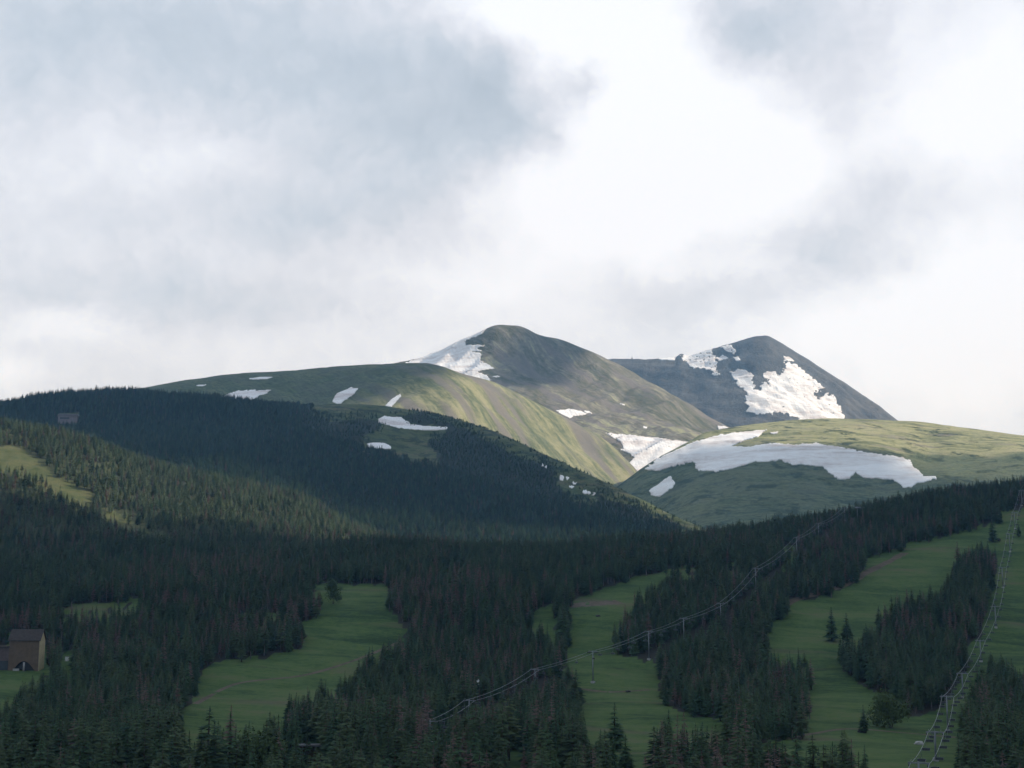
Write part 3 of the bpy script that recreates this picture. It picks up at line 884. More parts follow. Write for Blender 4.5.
# kind: (crown mesh, trunk mesh, crown material, trunk material); every prototype stands 15 m tall
PROTO = []
for sd, rad, base, wh, per, pw, dr, sk, mat, tm in [
    (1, 2.3, 0.8, 24, 9, .85, .42, .05, M_needle, M_bark),
    (2, 1.9, 1.2, 23, 8, .80, .40, .08, M_needle, M_bark),
    (3, 2.5, 1.0, 22, 9, .75, .35, .12, M_needle, M_bark),
    (4, 2.1, 3.8, 20, 8, .50, .25, .14, M_olive, M_greybark),
    (5, 2.0, 4.8, 18, 8, .45, .22, .16, M_olive, M_greybark),
    (6, 2.4, 2.6, 21, 8, .60, .30, .12, M_olive, M_bark),
    (7, 1.5, 3.0, 18, 7, .60, .30, .35, M_dead, M_greybark),
    (8, 1.7, 2.2, 19, 7, .65, .32, .25, M_dead, M_greybark),
    (9, 2.1, 1.6, 20, 8, .75, .36, .16, M_sunlit, M_greybark),
    (10, 1.8, 2.6, 19, 8, .65, .30, .18, M_sunlit, M_greybark),
]:
    cr, tr = conifer_meshes(sd, 15.0, rad, base, wh, per, pw, dr, sk)
    cr.materials.append(mat)
    tr.materials.append(tm)
    PROTO.append((cr, tr))
PH = 15.0

# joined prototypes that the far forest repeats; kept in a collection of their own outside the scene
PC = bpy.data.collections.new('tree_kinds')
for i, (cr, tr) in enumerate(PROTO):
    nv = len(cr.vertices)
    a = np.zeros(nv * 3, np.float32); cr.vertices.foreach_get('co', a)
    b2 = np.zeros(len(tr.vertices) * 3, np.float32); tr.vertices.foreach_get('co', b2)
    fs = [list(p.vertices) for p in cr.polygons] + [[x + nv for x in p.vertices] for p in tr.polygons]
    me = bpy.data.meshes.new('tree_kind')
    me.from_pydata(np.concatenate([a, b2]).reshape(-1, 3).tolist(), [], fs)
    me.materials.append(cr.materials[0]); me.materials.append(tr.materials[0])
    me.polygons.foreach_set('material_index', [0] * len(cr.polygons) + [1] * len(tr.polygons))
    o = bpy.data.objects.new('tree_kind_%02d' % i, me)
    PC.objects.link(o)


def forest_nodes():
    ng = bpy.data.node_groups.new('forest', 'GeometryNodeTree')
    ng.interface.new_socket('Geometry', in_out='INPUT', socket_type='NodeSocketGeometry')
    ng.interface.new_socket('Geometry', in_out='OUTPUT', socket_type='NodeSocketGeometry')
    N, L = ng.nodes, ng.links
    gi, go = N.new('NodeGroupInput'), N.new('NodeGroupOutput')
    ip = N.new('GeometryNodeInstanceOnPoints')
    ci = N.new('GeometryNodeCollectionInfo')
    ci.inputs['Collection'].default_value = PC
    ci.inputs['Separate Children'].default_value = True
    ci.inputs['Reset Children'].default_value = True

    def attr(nm, t):
        a = N.new('GeometryNodeInputNamedAttribute'); a.data_type = t; a.inputs['Name'].default_value = nm
        return a.outputs['Attribute']
    L.new(gi.outputs[0], ip.inputs['Points'])
    L.new(ci.outputs[0], ip.inputs['Instance'])
    ip.inputs['Pick Instance'].default_value = True
    L.new(attr('kind_index', 'INT'), ip.inputs['Instance Index'])
    L.new(attr('turn', 'FLOAT_VECTOR'), ip.inputs['Rotation'])
    L.new(attr('size', 'FLOAT_VECTOR'), ip.inputs['Scale'])
    L.new(ip.outputs[0], go.inputs[0])
    return ng


FNG = forest_nodes()


def forest(name, T, label):
    """T: rows of x, y, z, height, kind, width factor, turn"""
    T = np.asarray(T, float)
    me = bpy.data.meshes.new(name)
    me.vertices.add(len(T))
    me.vertices.foreach_set('co', np.ascontiguousarray(T[:, :3], np.float32).ravel())
    s = (T[:, 3] / PH)[:, None] * np.stack([T[:, 5], T[:, 5], np.ones(len(T))], -1)
    tilt = rng.normal(0, 0.04, (len(T), 2))
    for nm, t, dat in (('kind_index', 'INT', T[:, 4].astype(np.int32)), ('turn', 'FLOAT_VECTOR', np.column_stack([tilt, T[:, 6]]).astype(np.float32)), ('size', 'FLOAT_VECTOR', s.astype(np.float32))):
        a = me.attributes.new(nm, t, 'POINT')
        a.data.foreach_set('value' if t == 'INT' else 'vector', dat.ravel())
    o = link(name, me)
    md = o.modifiers.new('forest', 'NODES')
    md.node_group = FNG
    tag(o, label, 'forest', None, 'stuff')
    return o


def scatter(layer, xr, yr, spacing, hfun, kindfun, clears, keep=None, over=(), pxr=(-90, 1114), pyr=(300, 870), pads=(0.05, 0.4, 0.8), stands=()):
    """trees on a jittered grid; none stands in or rises in front of a clearing"""
    gx = np.arange(xr[0], xr[1], spacing); gy = np.arange(yr[0], yr[1], spacing)
    X, Y = np.meshgrid(gx, gy)
    X = X + rng.uniform(-.48, .48, X.shape) * spacing + (np.arange(len(gy)) % 2)[:, None] * spacing * .5
    Y = Y + rng.uniform(-.48, .48, X.shape) * spacing
    X, Y = X.ravel(), Y.ravel()
    ax = 512 + F * X / Y
    m = (Y > 200) & (ax > pxr[0] - 40) & (ax < pxr[1] + 40)
    X, Y = X[m], Y[m]
    Z = np.full(len(X), np.nan)
    down = Vector((0, 0, -1))
    for i in range(len(X)):
        h = layer.bvh.ray_cast(Vector((X[i], Y[i], 3000)), down)
        if h[0] is None: continue
        z = h[0].z
        hid = False
        for ov in over:
            g = ov.bvh.ray_cast(Vector((X[i], Y[i], 3000)), down)
            if g[0] is not None and g[0].z > z + 0.5:
                hid = True; break
        if not hid: Z[i] = z
    m = ~np.isnan(Z)
    P = np.stack([X[m], Y[m], Z[m]], -1)
    qx, qy = proj(P)
    m = (qx > pxr[0]) & (qx < pxr[1]) & (qy > pyr[0]) & (qy < pyr[1])
    P, qx, qy = P[m], qx[m], qy[m]
    H = hfun(P, qx, qy)
    hp = H * F / P[:, 1]
    bad = np.zeros(len(P), bool)
    st = np.zeros(len(P), bool)
    for s_ in stands: st |= inpoly(*warp_px(qx, qy, 3.0, 4), s_)
    rx, ry = warp_px(qx, qy, 6.5, 2)
    rx, ry = np.where(qx < 90, qx, rx), np.where(qx < 90, qy, ry)
    tp = rng.uniform(.55, .95, len(P))
    for poly in clears:
        bd = np.zeros(len(P), bool)
        for k in pads: bd |= inpoly(rx, ry - hp * (tp if k > .7 else k), poly)
        bad |= bd & (rng.random(len(P)) > 0.0008)
    bad &= ~st
    if keep is not None: bad |= ~keep(P, qx, qy, H, hp)
    g = ~bad
    P, H, qx, qy = P[g], H[g], qx[g], qy[g]
    K = kindfun(P, qx, qy)
    Wd = rng.uniform(1.0, 2.05, len(P))
    return np.column_stack([P, H, K, Wd, rng.uniform(0, 6.28, len(P))])


def clump(P, scale, seed):
    return fbm(P, scale, 3, seed)


# lifts (stations: head column, head row, base row) are needed first: trees keep below the ropes
LIFT1 = [(430, 722, 744), (469, 701, 723), (535, 670, 693), (593, 652, 683), (649, 632, 660), (684, 619, 645), (721, 604, 628), (756, 569, 592), (797, 538, 559), (819, 524, 543), (845, 508, 521)]
LIFT2 = [(905, 792, 840), (920, 764, 800), (936, 733, 761), (948, 697, 732), (963, 674, 698), (981, 641, 662), (996, 607, 628), (1003, 568, 588), (1010, 534, 552), (1015, 513, 529), (1022, 491, 506), (1034, 470, 486)]


def station(px, py, pb):
    h = ground_near.hit(px, pb)
    base = h[0] if h[0] is not None else Vector(unproj(px, pb, 1400))
    head = Vector(unproj(px, py, base.y))
    return base, head


ST1 = [station(*s) for s in LIFT1]
ST2 = [station(*s) for s in LIFT2]
l1x = np.array([s[0] for s in LIFT1], float); l1y = np.array([s[1] for s in LIFT1], float); l1D = np.array([s[0].y for s in ST1])


def keep_n(P, qx, qy, H, hp):
    ok = rng.random(len(P)) > 0.06
    cy = np.interp(qx, l1x, l1y); cD = np.interp(qx, l1x, l1D)
    near = (qx > 428) & (qx < 862)
    # trees standing in front of the rope stay below it, and the line itself is cut clear
    block = near & (P[:, 1] < cD + 25) & (qy - hp < cy + 3) & (qy > cy - 2)
    lx = np.interp(P[:, 1], l1D, [s[1].x for s in ST1])
    line = (np.abs(P[:, 0] - lx) < 6) & (P[:, 1] > l1D[0] - 10) & (P[:, 1] < l1D[-1] + 10)
    l2x = np.interp(P[:, 1], [s[0].y for s in ST2], [s[1].x for s in ST2])
    line |= (np.abs(P[:, 0] - l2x) < 7) & (P[:, 1] > 300)
    # stands are closed along most of the frame's lower edge
    return ok & ~block & ~line & (P[:, 1] < 1680)


def h_n(P, qx, qy):
    c = clump(P, 1 / 60., 3)
    h = 12.5 + 3.2 * c + rng.normal(0, 2.6, len(P)) + (qy > 745) * 1.5
    h = np.clip(h, 6, 19)
    # young trees just under the rope
    return h


def k_n(P, qx, qy):
    c = clump(P, 1 / 130., 11)
    c2 = clump(P, 1 / 45., 12)
    pd = np.clip(0.05 + 0.45 * c + 0.20 * c2, 0.01, 0.45)
    for (x, y, sx, sy, w) in ((735, 690, 70, 30, .3), (535, 705, 40, 25, .45), (440, 590, 60, 25, .25), (200, 590, 110, 25, .28), (860, 540, 70, 22, .25), (450, 660, 60, 40, .2), (100, 665, 80, 30, .1), (985, 725, 25, 20, .2)):
        pd = pd + .95 * w * np.exp(-((qx - x) / sx) ** 2 - ((qy - y) / sy) ** 2)
    r = rng.random(len(P))
    k = np.where(rng.random(len(P)) < .55, rng.integers(0, 3, len(P)), rng.integers(3, 6, len(P)))
    return np.where(r < pd, rng.integers(6, 8, len(P)), k)


T_near = scatter(ground_near, (-1000, 1100), (330, 1680), 5.0, h_n, k_n, CLEAR_N, keep_n, over=(near_ridge, far_ridge), stands=STAND_N)

T_mid = scatter(near_ridge, (-1400, 420), (1150, 2000), 6.0,
                lambda P, x, y: np.clip(12 + 2 * clump(P, 1 / 70., 21) + rng.normal(0, 1.8, len(P)), 6, 17),
                lambda P, x, y: np.where(rng.random(len(P)) < 0.10 + 0.12 * (y > 535), rng.integers(6, 8, len(P)), np.where(rng.random(len(P)) < .62 - .5 * (y > 540), rng.integers(8, 10, len(P)), rng.integers(1, 6, len(P)))),  # sun-brightened kinds fill the upper strip and thin out below it
                CLEAR_A, lambda P, x, y, H, hp: rng.random(len(P)) > 0.12, over=(ground_near, far_ridge))

T_far = scatter(far_ridge, (-1700, 520), (1700, 3050), 6.2,
                lambda P, x, y: np.clip(11.5 + 3.0 * (x < 260) + 2 * clump(P, 1 / 90., 22) + rng.normal(0, 2.4, len(P)), 5, 20) * np.where((x > 300) & (y < 430 + (x - 300) * .28), .55, 1.0),
                lambda P, x, y: np.where(rng.random(len(P)) < 0.03, rng.integers(6, 8, len(P)), rng.integers(0, 4, len(P))),
                CLEAR_B, lambda P, x, y, H, hp: rng.random(len(P)) > np.where((x > 330) & (y < 432), .55, 0.1), over=(ground_near, near_ridge))
# low dark bushes scattered over the open tundra edge of the far ridge
T_bush = scatter(far_ridge, (-500, 520), (2050, 3050), 10.0, lambda P, x, y: rng.uniform(2.0, 6.0, len(P)), lambda P, x, y: rng.integers(0, 3, len(P)),
                 CLEAR_B[:2], lambda P, x, y, H, hp: (clump(P, 1 / 50., 31) > 0.06) & ((x > 420) | (y > 412)), over=(ground_near, near_ridge), pxr=(300, 720))
T_bush[:, 5] *= 1.5
print('trees', len(T_near), len(T_mid), len(T_far), len(T_bush))

# single trees the eye can pick out: column, base row, top row, kind, width, label
SOLO = [
    (626, 778, 734, 0, 1.25, 'lone dark spruce standing clear in the middle of the bottom edge'),
    (864, 733, 704, 1, 1.1, 'small lone spruce in the right meadow left of the round bush'),
    (832, 641, 606, 0, 1.0, 'taller left spruce of the pair standing in the right clearing'),
    (847, 641, 612, 2, 1.0, 'shorter right spruce of the pair standing in the right clearing'),
    (658, 785, 727, 1, 0.9, 'slim pointed spruce at the bottom edge right of the lone spruce'),
    (207, 800, 705, 2, 1.0, 'tall bushy spruce rising at the bottom left in front of the meadow'),
    (228, 795, 711, 1, 0.9, 'slender spruce just right of the tall bottom left spruce'),
    (388, 684, 637, 0, 0.9, 'tall dark spruce jutting above the stand at the meadow edge'),
    (993, 542, 517, 0, 1.0, 'lone dark spruce high on the right slope by the upper lift line'),
    (958, 563, 541, 7, 1.1, 'lone reddish tree at the upper tip of the right stand'),
    (1019, 537, 522, 1, 1.0, 'small spruce right of the upper lift line'),
    (1008, 694, 656, 1, 0.9, 'narrow tall spruce topping the stand at the right edge'),
    (563, 645, 598, 1, 0.9, 'tall thin spruce between the small and the middle clearing'),
]
solo_rows = []
for px, pb, pt, kd, wd, lb in SOLO:
    h = ground_near.hit(px, pb)
    P = h[0]
    top = Vector(unproj(px, pt, P.y))
    solo_rows.append((P.x, P.y, P.z, top.z - P.z, kd, wd, random.random() * 6.28))
solo_rows = np.array(solo_rows)

# which trees show largest: paint them front to back
buf = np.zeros((768, 1024), bool)
order = np.argsort(T_near[:, 1])
count = np.zeros(len(T_near))
qx, qy = proj(T_near[:, :3])
hp = T_near[:, 3] * F / T_near[:, 1]
for i in order:
    if T_near[i, 1] > 1000: break
    bx, by, h = qx[i], qy[i], hp[i]
    for row in range(max(0, int(by - h)), min(768, int(by))):
        w = (row - (by - h)) / h * h * 0.15 * T_near[i, 5]
        x0, x1 = max(0, int(round(bx - w))), min(1024, int(round(bx + w)) + 1)
        if x1 > x0:
            seg = buf[row, x0:x1]
            count[i] += (~seg).sum()
            seg[:] = True
pick = np.argsort(-count)[:300 - len(SOLO)]
rest = np.ones(len(T_near), bool)
rest[pick] = False
forest('conifer_forest', T_near[rest], 'dense dark conifer stands with reddish dead trees among the ski slopes')
forest('ridge_forest', T_mid, 'sunlit green forest on the nearer left ridge')
forest('treeline_forest', np.concatenate([T_far, T_bush]), 'dark blue green spruce forest on the far ridge up to the treeline')


def make_tree(row, label, group, name):
    x, y, z, H, kd, wd, turn = row
    cr, tr = PROTO[int(kd)]
    root = empty(name, (x, y, z), turn)
    s = H / PH
    if group == 'trees standing apart': wd *= 1.9
    root.scale = (s * wd, s * wd, s)
    tag(root, label, 'tree', group)
    c = bpy.data.objects.new('crown', cr); COL.objects.link(c); c.parent = root
    t = bpy.data.objects.new('trunk', tr); COL.objects.link(t); t.parent = root
    return root


for row, so in zip(solo_rows, SOLO):
    make_tree(row, so[5], 'trees standing apart', 'dead_tree' if so[3] >= 6 else 'spruce_tree')

AREAS = [(0, 190, 'stand at the bottom left corner'), (190, 285, 'row along the bottom edge below the left meadow'), (285, 400, 'stand at the bottom edge right of the left meadow'),
         (400, 505, 'stand below the lower end of the chairlift'), (505, 612, 'stand at the left side of the middle clearing'), (612, 735, 'row along the bottom edge below the middle clearing'),
         (735, 880, 'stand between the middle and right clearings'), (880, 955, 'clump inside the right clearing'), (955, 1030, 'stand in the bottom right corner')]
for i in pick:
    row = T_near[i]
    kd = int(row[4])
    where = next((a[2] for a in AREAS if a[0] <= qx[i] < a[1]), AREAS[0][2] if qx[i] < 0 else AREAS[-1][2])
    what, nm = (('dark green spruce', 'spruce_tree') if kd < 3 else ('olive green pine', 'pine_tree') if kd < 6 else ('reddish brown dead pine', 'dead_tree'))
    make_tree(row, '%s in the %s' % (what, where), 'trees of the ' + where, nm)


# ------------------------------------------------------------------ round leafy bushes
def leafy(seed, w, h, n):
    r = random.Random(seed)
    v, f = [], []
    lobes = [(r.uniform(-.5, .5) * w * .6, r.uniform(-.4, .4) * w * .6, h * (.22 + .052 * _), r.uniform(.24, .36) * w) for _ in range(11)]
    for _ in range(n):
        cx, cy, cz, rr = r.choice(lobes)
        d = Vector((r.gauss(0, 1), r.gauss(0, 1), r.gauss(0, 1) * .9)).normalized()
        p = Vector((cx, cy, cz)) + d * rr * (r.random() ** .35)
        if p.z < 0.2: continue
        nrm = (d + Vector((r.uniform(-.7, .7), r.uniform(-.7, .7), r.uniform(-.3, .9)))).normalized()
        a = nrm.orthogonal().normalized(); b_ = nrm.cross(a)
        s = r.uniform(.22, .5) * (w / 8) ** .5
        k = len(v)
        v += [tuple(p - a * s), tuple(p + b_ * s * .6), tuple(p + a * s), tuple(p - b_ * s * .6)]
        f.append((k, k + 1, k + 2, k + 3))
    return mesh_np('crown', np.array(v), np.array(f))


for sd, px, pb, wpx, hpx, lb in [(1, 891, 728, 40, 38, 'large round leafy bush in the right meadow below the stand'),
                                 (2, 333, 604, 17, 29, 'leafy clump standing in the top of the left meadow'),
                                 (3, 599, 775, 32, 30, 'round leafy bush at the bottom edge left of the lone spruce'),
                                 (4, 256, 790, 62, 58, 'broad dark leafy bush at the bottom edge below the left meadow'),
                                 (5, 1016, 732, 22, 22, 'light green leafy bush at the right edge among dark trees')]:
    P = ground_near.hit(px, pb)[0]
    k = P.y / F
    root = tag(empty('bush', P), lb, 'bush', 'leafy bushes on the slopes')
    link('crown', leafy(sd, wpx * k, hpx * k, 2600), root, M_leaf)
    st = MB()
    for j in range(5):
        a = j * 1.3
        st.tube([(0.3 * math.cos(a), 0.3 * math.sin(a), -.5), (wpx * k * .16 * math.cos(a), wpx * k * .16 * math.sin(a), hpx * k * .5)], 0.14, 5, 0.05)
    st.build('stems', M_bark, root, True)

# ------------------------------------------------------------------ chairlifts
M_steel = simple_mat('galvanised_steel', (.18, .195, .21), 0.5, 0.15, 1.0, 0.4)
M_rope = simple_mat('steel_rope', (.28, .30, .32), 0.55, 0.1, 0.3, 0.2)
M_dark = simple_mat('dark_rubber', (.05, .055, .06), 0.6, 0.2, 2.0)
M_concrete = simple_mat('concrete', (.32, .31, .30), 0.9, 0.2, 0.6)


def tower_parts(height, root):
    MB().box((0, 0, 0.2), (1.7, 1.7, 1.5)).build('footing', M_concrete, root)
    MB().tube([(0, 0, 0.5), (0, 0, height + 0.6)], 0.36, 10, 0.24).build('mast', M_steel, root, True)
    MB().box((0, 0, height + 0.25), (5.2, 0.34, 0.34)).build('crossarm', M_steel, root)
    for sx in (-1, 1):
        m = MB()
        m.box((sx * 2.3, 0, height - 0.1), (0.16, 3.4, 0.24))
        for j in range(6):
            y = -1.5 + j * .6
            m.tube([(sx * 2.3 - .13, y, height - .2), (sx * 2.3 + .13, y, height - .2)], 0.25, 10)
        m.build('sheave_train', M_dark, root)
        MB().tube([(sx * 1.8, -1.4, height + .9), (sx * 1.8, 1.4, height + .9)], .05, 5).tube([(sx * 1.8, 0, height + .3), (sx * 1.8, 0, height + .9)], .05, 5).build('maintenance_rail', M_steel, root)


def build_lift(ST, what, where, tower_labels, n_ch, skip_first=False):
    n = len(ST)
    dirs = []
    for i in range(n):
        a = ST[max(i - 1, 0)][1]; c = ST[min(i + 1, n - 1)][1]
        d = (c - a); d.z = 0; d.normalize()
        dirs.append(d)
    for i, (base, head) in enumerate(ST):
        d = dirs[i]
        root = empty('lift_tower', base, math.atan2(-d.x, d.y))
        tag(root, tower_labels[i], 'lift tower', 'steel towers of the ' + what)
        tower_parts(head.z - base.z, root)
    for sx in (-1, 1):
        pts = []
        for i in range(n - 1):
            pa = ST[i][1] + Vector((dirs[i].y, -dirs[i].x, 0)) * 2.3 * sx
            pb = ST[i + 1][1] + Vector((dirs[i + 1].y, -dirs[i + 1].x, 0)) * 2.3 * sx
            L = (pb - pa).length
            for k in range(8):
                t = k / 8
                p = pa.lerp(pb, t)
                p.z += -L * 0.016 * 4 * t * (1 - t) + 0.15
                pts.append(p)
        pts.append(pb + Vector((0, 0, .15)))
        side = 'left' if sx < 0 else 'right'
        c = MB().tube(pts, 0.068, 6)
        tag(c.build('haul_rope', M_rope, None, True), '%s strand of the pale steel rope of the %s' % (side, what), 'cable', 'ropes of the ' + what)
        # chairs hang from the rope
        acc_, nxt = 0.0, 9.0 + (5 if sx > 0 else 0)
        for a, c2 in zip(pts[:-1], pts[1:]):
            L = (c2 - a).length
            while nxt < acc_ + L:
                p = a.lerp(c2, (nxt - acc_) / L)
                d = (c2 - a); d.z = 0; d.normalize()
                place_chair(p, math.atan2(-d.x, d.y) + (math.pi if sx < 0 else 0), what, 'going up on the right strand' if sx > 0 else 'coming down on the left strand')
                nxt += n_ch
            acc_ += L


chair_proto = []


def place_chair(p, rz, what, strand):
    lb = 'empty grey chair hanging from the %s' % what + ', ' + strand
    if not chair_proto:
        root = empty('chairlift_chair', p, rz)
        MB().tube([(0, 0, 0.1), (0, 0, -1.5), (0, -.5, -2.2), (0, -.5, -2.6)], 0.07, 6).tube([(0, -.2, .12), (0, .2, .12)], .12, 6).build('hanger', M_steel, root, True)
        m = MB()
        m.box((0, 0, -3.3), (2.2, 0.55, 0.09))
        m.build('seat', M_dark, root)
        MB().box((0, -.32, -2.93), (2.2, 0.07, 0.6)).build('backrest', M_dark, root)
        f_ = MB()
        for sx in (-1.12, 1.12):
            f_.tube([(sx, -.35, -2.55), (sx, -.35, -3.3), (sx, .3, -3.3)], .05, 5)
        f_.tube([(-1.12, -.35, -2.57), (1.12, -.35, -2.57)], .05, 5)
        f_.build('frame', M_steel, root)
        chair_proto.append(root)
    else:
        src = chair_proto[0]
        root = src.copy(); COL.objects.link(root)
        root.location = p; root.rotation_euler = (0, 0, rz)
        for ch in src.children:
            c = ch.copy(); COL.objects.link(c); c.parent = root
    tag(root, lb, 'chairlift chair', 'chairs of the %s %s' % (what, strand))


L1n = ['half hidden in trees at the lower end of the diagonal lift', 'rising from reddish trees right of the white post', 'standing at the left edge of the middle clearing',
       'standing on open grass in the middle clearing', 'standing at the right edge of the middle clearing', 'just inside the stand right of the middle clearing', 'in the middle of the stand left of the right clearing',
       'below the small sunlit gap in the forest', 'beside the small sunlit gap in the forest', 'near the top of the long diagonal lift', 'last before the top station on the skyline']
build_lift(ST1, 'diagonal chairlift', '', ['grey steel lift tower ' + t for t in L1n], 21.0)
L2n = ['below the bottom edge under the right hand lift', 'at the bottom edge under the right hand lift', 'standing on grass right of the white boulder', 'tall and pale beside the bottom right stand',
       'beside the right stand where two masts overlap', 'at the lower tip of the upper right stand', 'along the upper right stand edge', 'halfway up the open right slope', 'on the open slope near the lone upper spruce',
       'where the upper right slope meets the trees', 'against the dark trees at the right frame edge', 'topmost beyond the right frame edge']
build_lift(ST2, 'right hand chairlift', '', ['grey steel lift tower ' + t for t in L2n], 22.0)

# top station of the diagonal lift
gp = ground_near.hit(860, 518)[0] or Vector(unproj(860, 518, 1450))
root = tag(empty('lift_station', gp, 0.5), 'small grey top station where the diagonal chairlift ends on the skyline', 'lift station')
hh = Vector(unproj(860, 507.5, gp.y)).z - gp.z
MB().box((0, 0, hh), (9, 4.5, 1.2), taper=.9).build('canopy', M_steel, root)
for sx in (-3.2, 3.2):
    MB().tube([(sx, 0, -1), (sx, 0, hh - .5)], .35, 8).build('support_post', M_steel, root, True)
MB().tube([(0, 0, hh - 1.1), (0, 0, hh - .8)], 2.2, 20).build('bullwheel', M_dark, root)
MB().tube([(-1.5, 0, hh + .5), (-1.5, 0, hh + 4.5)], .12, 6).build('mast', M_dark, root)

# ------------------------------------------------------------------ the lodge at the left edge
M_siding = simple_mat('brown_siding', (.120, .084, .058), 0.85, 0.2, 0.4)
M_shingle = simple_mat('dark_shingles', (.056, .046, .042), 0.9, 0.3, 0.8)
M_cream = simple_mat('cream_wall', (.40, .33, .20), 0.85, 0.15, 0.5)
M_wing = simple_mat('plum_siding', (.105, .080, .080), 0.85, 0.2, 0.5)
M_glass = simple_mat('dark_window', (.03, .036, .042), 0.25, 0.2, 0.5, 0.0, 0.5)
M_white = simple_mat('white_paint', (.78, .78, .76), 0.6, 0.06, 0.8)
P = ground_near.hit(23, 671)[0]
u = P.y / F                                                     # metres to a pixel at the lodge
lodge = tag(empty('lodge', P, 0.03), 'brown gabled ski lodge with an arched entrance at the left edge', 'building')
w2, dp = 14.5 * u, 9.5
zt = 30 * u
# front wall with an arched opening
arch = [(-11 * u + 22 * u * t, 9.5 * u * math.sin(math.pi * t)) for t in np.linspace(0, 1, 13)]
ax0 = 0.5 * u
poly = [(-w2, -1)] + [(-11 * u + ax0, -1)] + [(x + ax0, z) for x, z in arch] + [(11 * u + ax0, -1), (w2, -1), (w2, zt), (-w2, zt)]
MB().prism(poly, -0.2, 0.2).build('front_wall', M_siding, lodge)
MB().box((0, dp - .2, zt / 2), (2 * w2, .4, zt + 2)).box((-w2 + .2, dp / 2, zt / 2), (.39, dp - .8, zt + 2)).build('rear_wall', M_siding, lodge)
sp = [(0, -1), (dp, -1), (dp, zt), (dp * .5, zt + 9 * u), (0, zt)]
m = MB()
k0 = len(m.v)
for xx in (w2, w2 + .3):
    for yy, zz in sp: m.v.append((xx, yy, zz))
m.f += [[0, 1, 2, 3, 4], [9, 8, 7, 6, 5]] + [[(i + 1) % 5, i, 5 + i, 5 + (i + 1) % 5] for i in range(5)]
m.build('gable_wall', M_cream, lodge)
rf = MB()
for sgn in (0, 1):
    y_e, y_r = (-.9, dp * .5) if sgn == 0 else (dp + .9, dp * .5)
    z_e, z_r = zt - .55, zt + 9.6 * u
    k0 = len(rf.v)
    for xx in (-w2 - .6, w2 + .9):
        rf.v += [(xx, y_e, z_e), (xx, y_r, z_r), (xx, y_r, z_r + .35), (xx, y_e, z_e + .35)]
    rf.f += [[k0, k0 + 1, k0 + 2, k0 + 3], [k0 + 7, k0 + 6, k0 + 5, k0 + 4]] + [[k0 + (i + 1) % 4, k0 + i, k0 + 4 + i, k0 + 4 + (i + 1) % 4] for i in range(4)]
rf.build('roof', M_shingle, lodge)
MB().box((ax0, 2.6, 3), (24 * u, .3, 8)).build('entrance_recess', M_glass, lodge)
MB().tube([(.8 * u, -.35, -.5), (.8 * u, -.35, 8.4 * u)], .5, 8).build('entrance_post', M_concrete, lodge, True)
MB().box((-6.5 * u, -.7, .5), (6 * u, .5, 1.6)).build('parapet', M_concrete, lodge)
MB().box((-w2 - 7 * u, 4, 11 * u), (14 * u, 8, 24 * u)).build('side_wing', M_wing, lodge)
MB().box((-w2 - 7 * u, -.1, 5.5 * u), (13 * u, .5, 9 * u)).build('garage_opening', M_glass, lodge)
rf = MB(); rf.box((-w2 - 7 * u, 3.6, 23.4 * u), (15 * u, 9.4, .5)); rf.build('wing_roof', M_shingle, lodge)
# small white things the photo shows
P = ground_near.hit(67, 661)[0]
k = P.y / F
root = tag(empty('utility_box', P), 'small white utility box on the grass right of the lodge', 'utility box')
MB().box((0, 0, 1.1), (3.2 * k, 1.6, 2.4)).build('cabinet', M_white, root)
MB().box((0, -.05, 2.42), (3.5 * k, 1.9, .22)).build('lid', M_concrete, root)

P = ground_near.hit(478, 700)[0] or Vector(unproj(478, 700, 680))
top = Vector(unproj(478, 679.5, P.y)); low = Vector(unproj(478, 690.5, P.y))
root = tag(empty('marker_post', P), 'bright white marker panel on a post among dark trees by the diagonal lift', 'marker post')
MB().tube([(0, 0, -1), (0, 0, low.z - P.z + 3)], .12, 6).build('post', M_steel, root)
MB().box((0.2, -.2, (top.z + low.z) / 2 - P.z), (.75, .12, top.z - low.z)).box((-.1, -.2, top.z - P.z - 1.0), (1.1, .13, 1.9)).build('panel', M_white, root)

# grey-roofed shed behind the bottom trees
M_greyroof = simple_mat('weathered_roof', (.075, .075, .08), 0.85, 0.3, 0.8)
P = ground_near.hit(308, 764)[0]
k = P.y / F
root = tag(empty('shed', P, 0.04), 'low grey roofed open shed at the bottom edge among dark spruces', 'shed')
MB().box((0, 2.5, 17 * k), (40 * k, 5.0, .4)).build('roof', M_greyroof, root)
MB().box((0, 5.2, 8 * k), (40 * k, .25, 17 * k)).build('rear_wall', M_siding, root)
for sx in (-19, -6, 7, 19):
    MB().tube([(sx * k, 0, -.5), (sx * k, 0, 16.6 * k)], .16, 6).build('roof_post', M_bark, root)

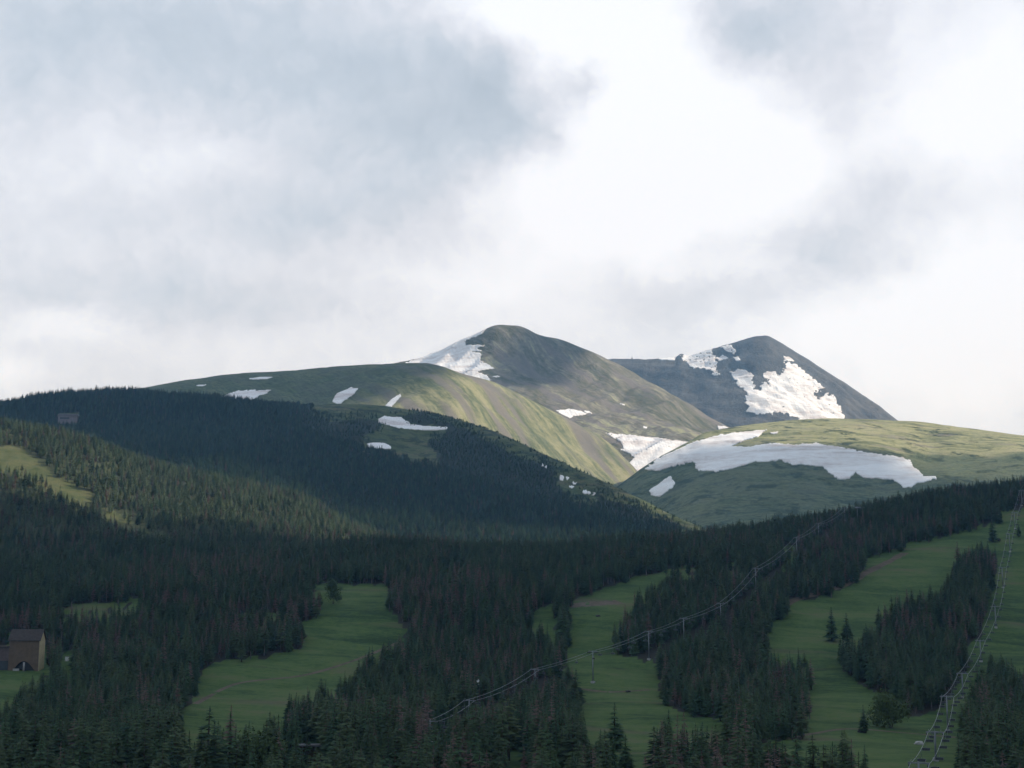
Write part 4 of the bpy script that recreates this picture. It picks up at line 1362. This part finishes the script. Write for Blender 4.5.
# building on the ridge crest
h = far_ridge.hit(68, 423)
P = h[0]
k = P.y / F
root = tag(empty('ridge_building', P, 0.1), 'low pinkish grey building on the crest of the dark wooded ridge', 'building')
M_pinkroof = simple_mat('pinkish_roof', (.15, .128, .135), 0.9, 0.2, 0.2)
M_pink = simple_mat('pinkish_wall', (.19, .155, .16), 0.85, 0.15, 0.2)
MB().box((0, 0, 3.0 * k), (19 * k, 9, 8 * k)).build('wall', M_pink, root)
m = MB().prism([(-10.5 * k, 6.6 * k), (10.5 * k, 6.6 * k), (9 * k, 9 * k), (-9 * k, 9 * k)], -5.5, 5.5)
m.build('roof', M_pinkroof, root)
MB().box((-3 * k, -4.6, 4.6 * k), (9 * k, .2, 1.4 * k)).build('window', M_glass, root)

# boulders
M_boulder = simple_mat('pale_boulder', (.40, .39, .37), 0.9, 0.2, 0.6)
M_darkrock = simple_mat('dark_boulder', (.06, .055, .05), 0.9, 0.3, 0.8)
for sd, px, pb, w, h_, mt, lb in [(1, 919, 744.5, 8.5, 3.4, M_boulder, 'pale flat boulder on the grass left of the right hand chairlift'),
                                  (2, 795, 738, 3.5, 2.4, M_boulder, 'small white boulder at the foot of the stand by the right meadow'),
                                  (3, 862, 732.5, 8, 3.6, M_darkrock, 'dark boulder at the foot of the small lone spruce'),
                                  (4, 628, 692, 5, 1.8, M_darkrock, 'small dark boulder on the open grass of the middle clearing'),
                                  (5, 598, 616.5, 4.5, 1.8, M_darkrock, 'small dark boulder high in the middle clearing'),
                                  (6, 999, 541, 3.2, 3.0, M_darkrock, 'dark boulder at the foot of the lone upper right spruce')]:
    P = ground_near.hit(px, pb)[0]
    k = P.y / F
    bm = bmesh.new()
    bmesh.ops.create_icosphere(bm, subdivisions=3, radius=1)
    for v in bm.verts:
        q = 1 + noise.fractal(v.co * 1.4 + Vector((sd * 5, 0, 0)), .8, 2, 4) * .32
        v.co = Vector((v.co.x * w * .5 * k * q, v.co.y * w * .4 * k * q, v.co.z * h_ * .62 * k * q + h_ * .35 * k))
    me = bpy.data.meshes.new('boulder'); bm.to_mesh(me); bm.free()
    o = link('boulder', me, None, mt)
    o.location = P
    tag(o, lb, 'boulder', 'boulders on the ski slopes')

# small cairn on the saddle
h = summit.hit(632, 361)
if h[0] is not None:
    P = Vector(unproj(632, 358.8, h[0].y))
    root = tag(empty('cairn', P), 'tiny dark cairn on the saddle skyline between the two peaks', 'cairn')
    MB().box((0, 0, 2), (7, 7, 8), taper=.35).build('stones', M_darkrock, root)
    MB().tube([(0, 0, 3), (0, 0, 13)], .7, 6).build('post', M_darkrock, root)
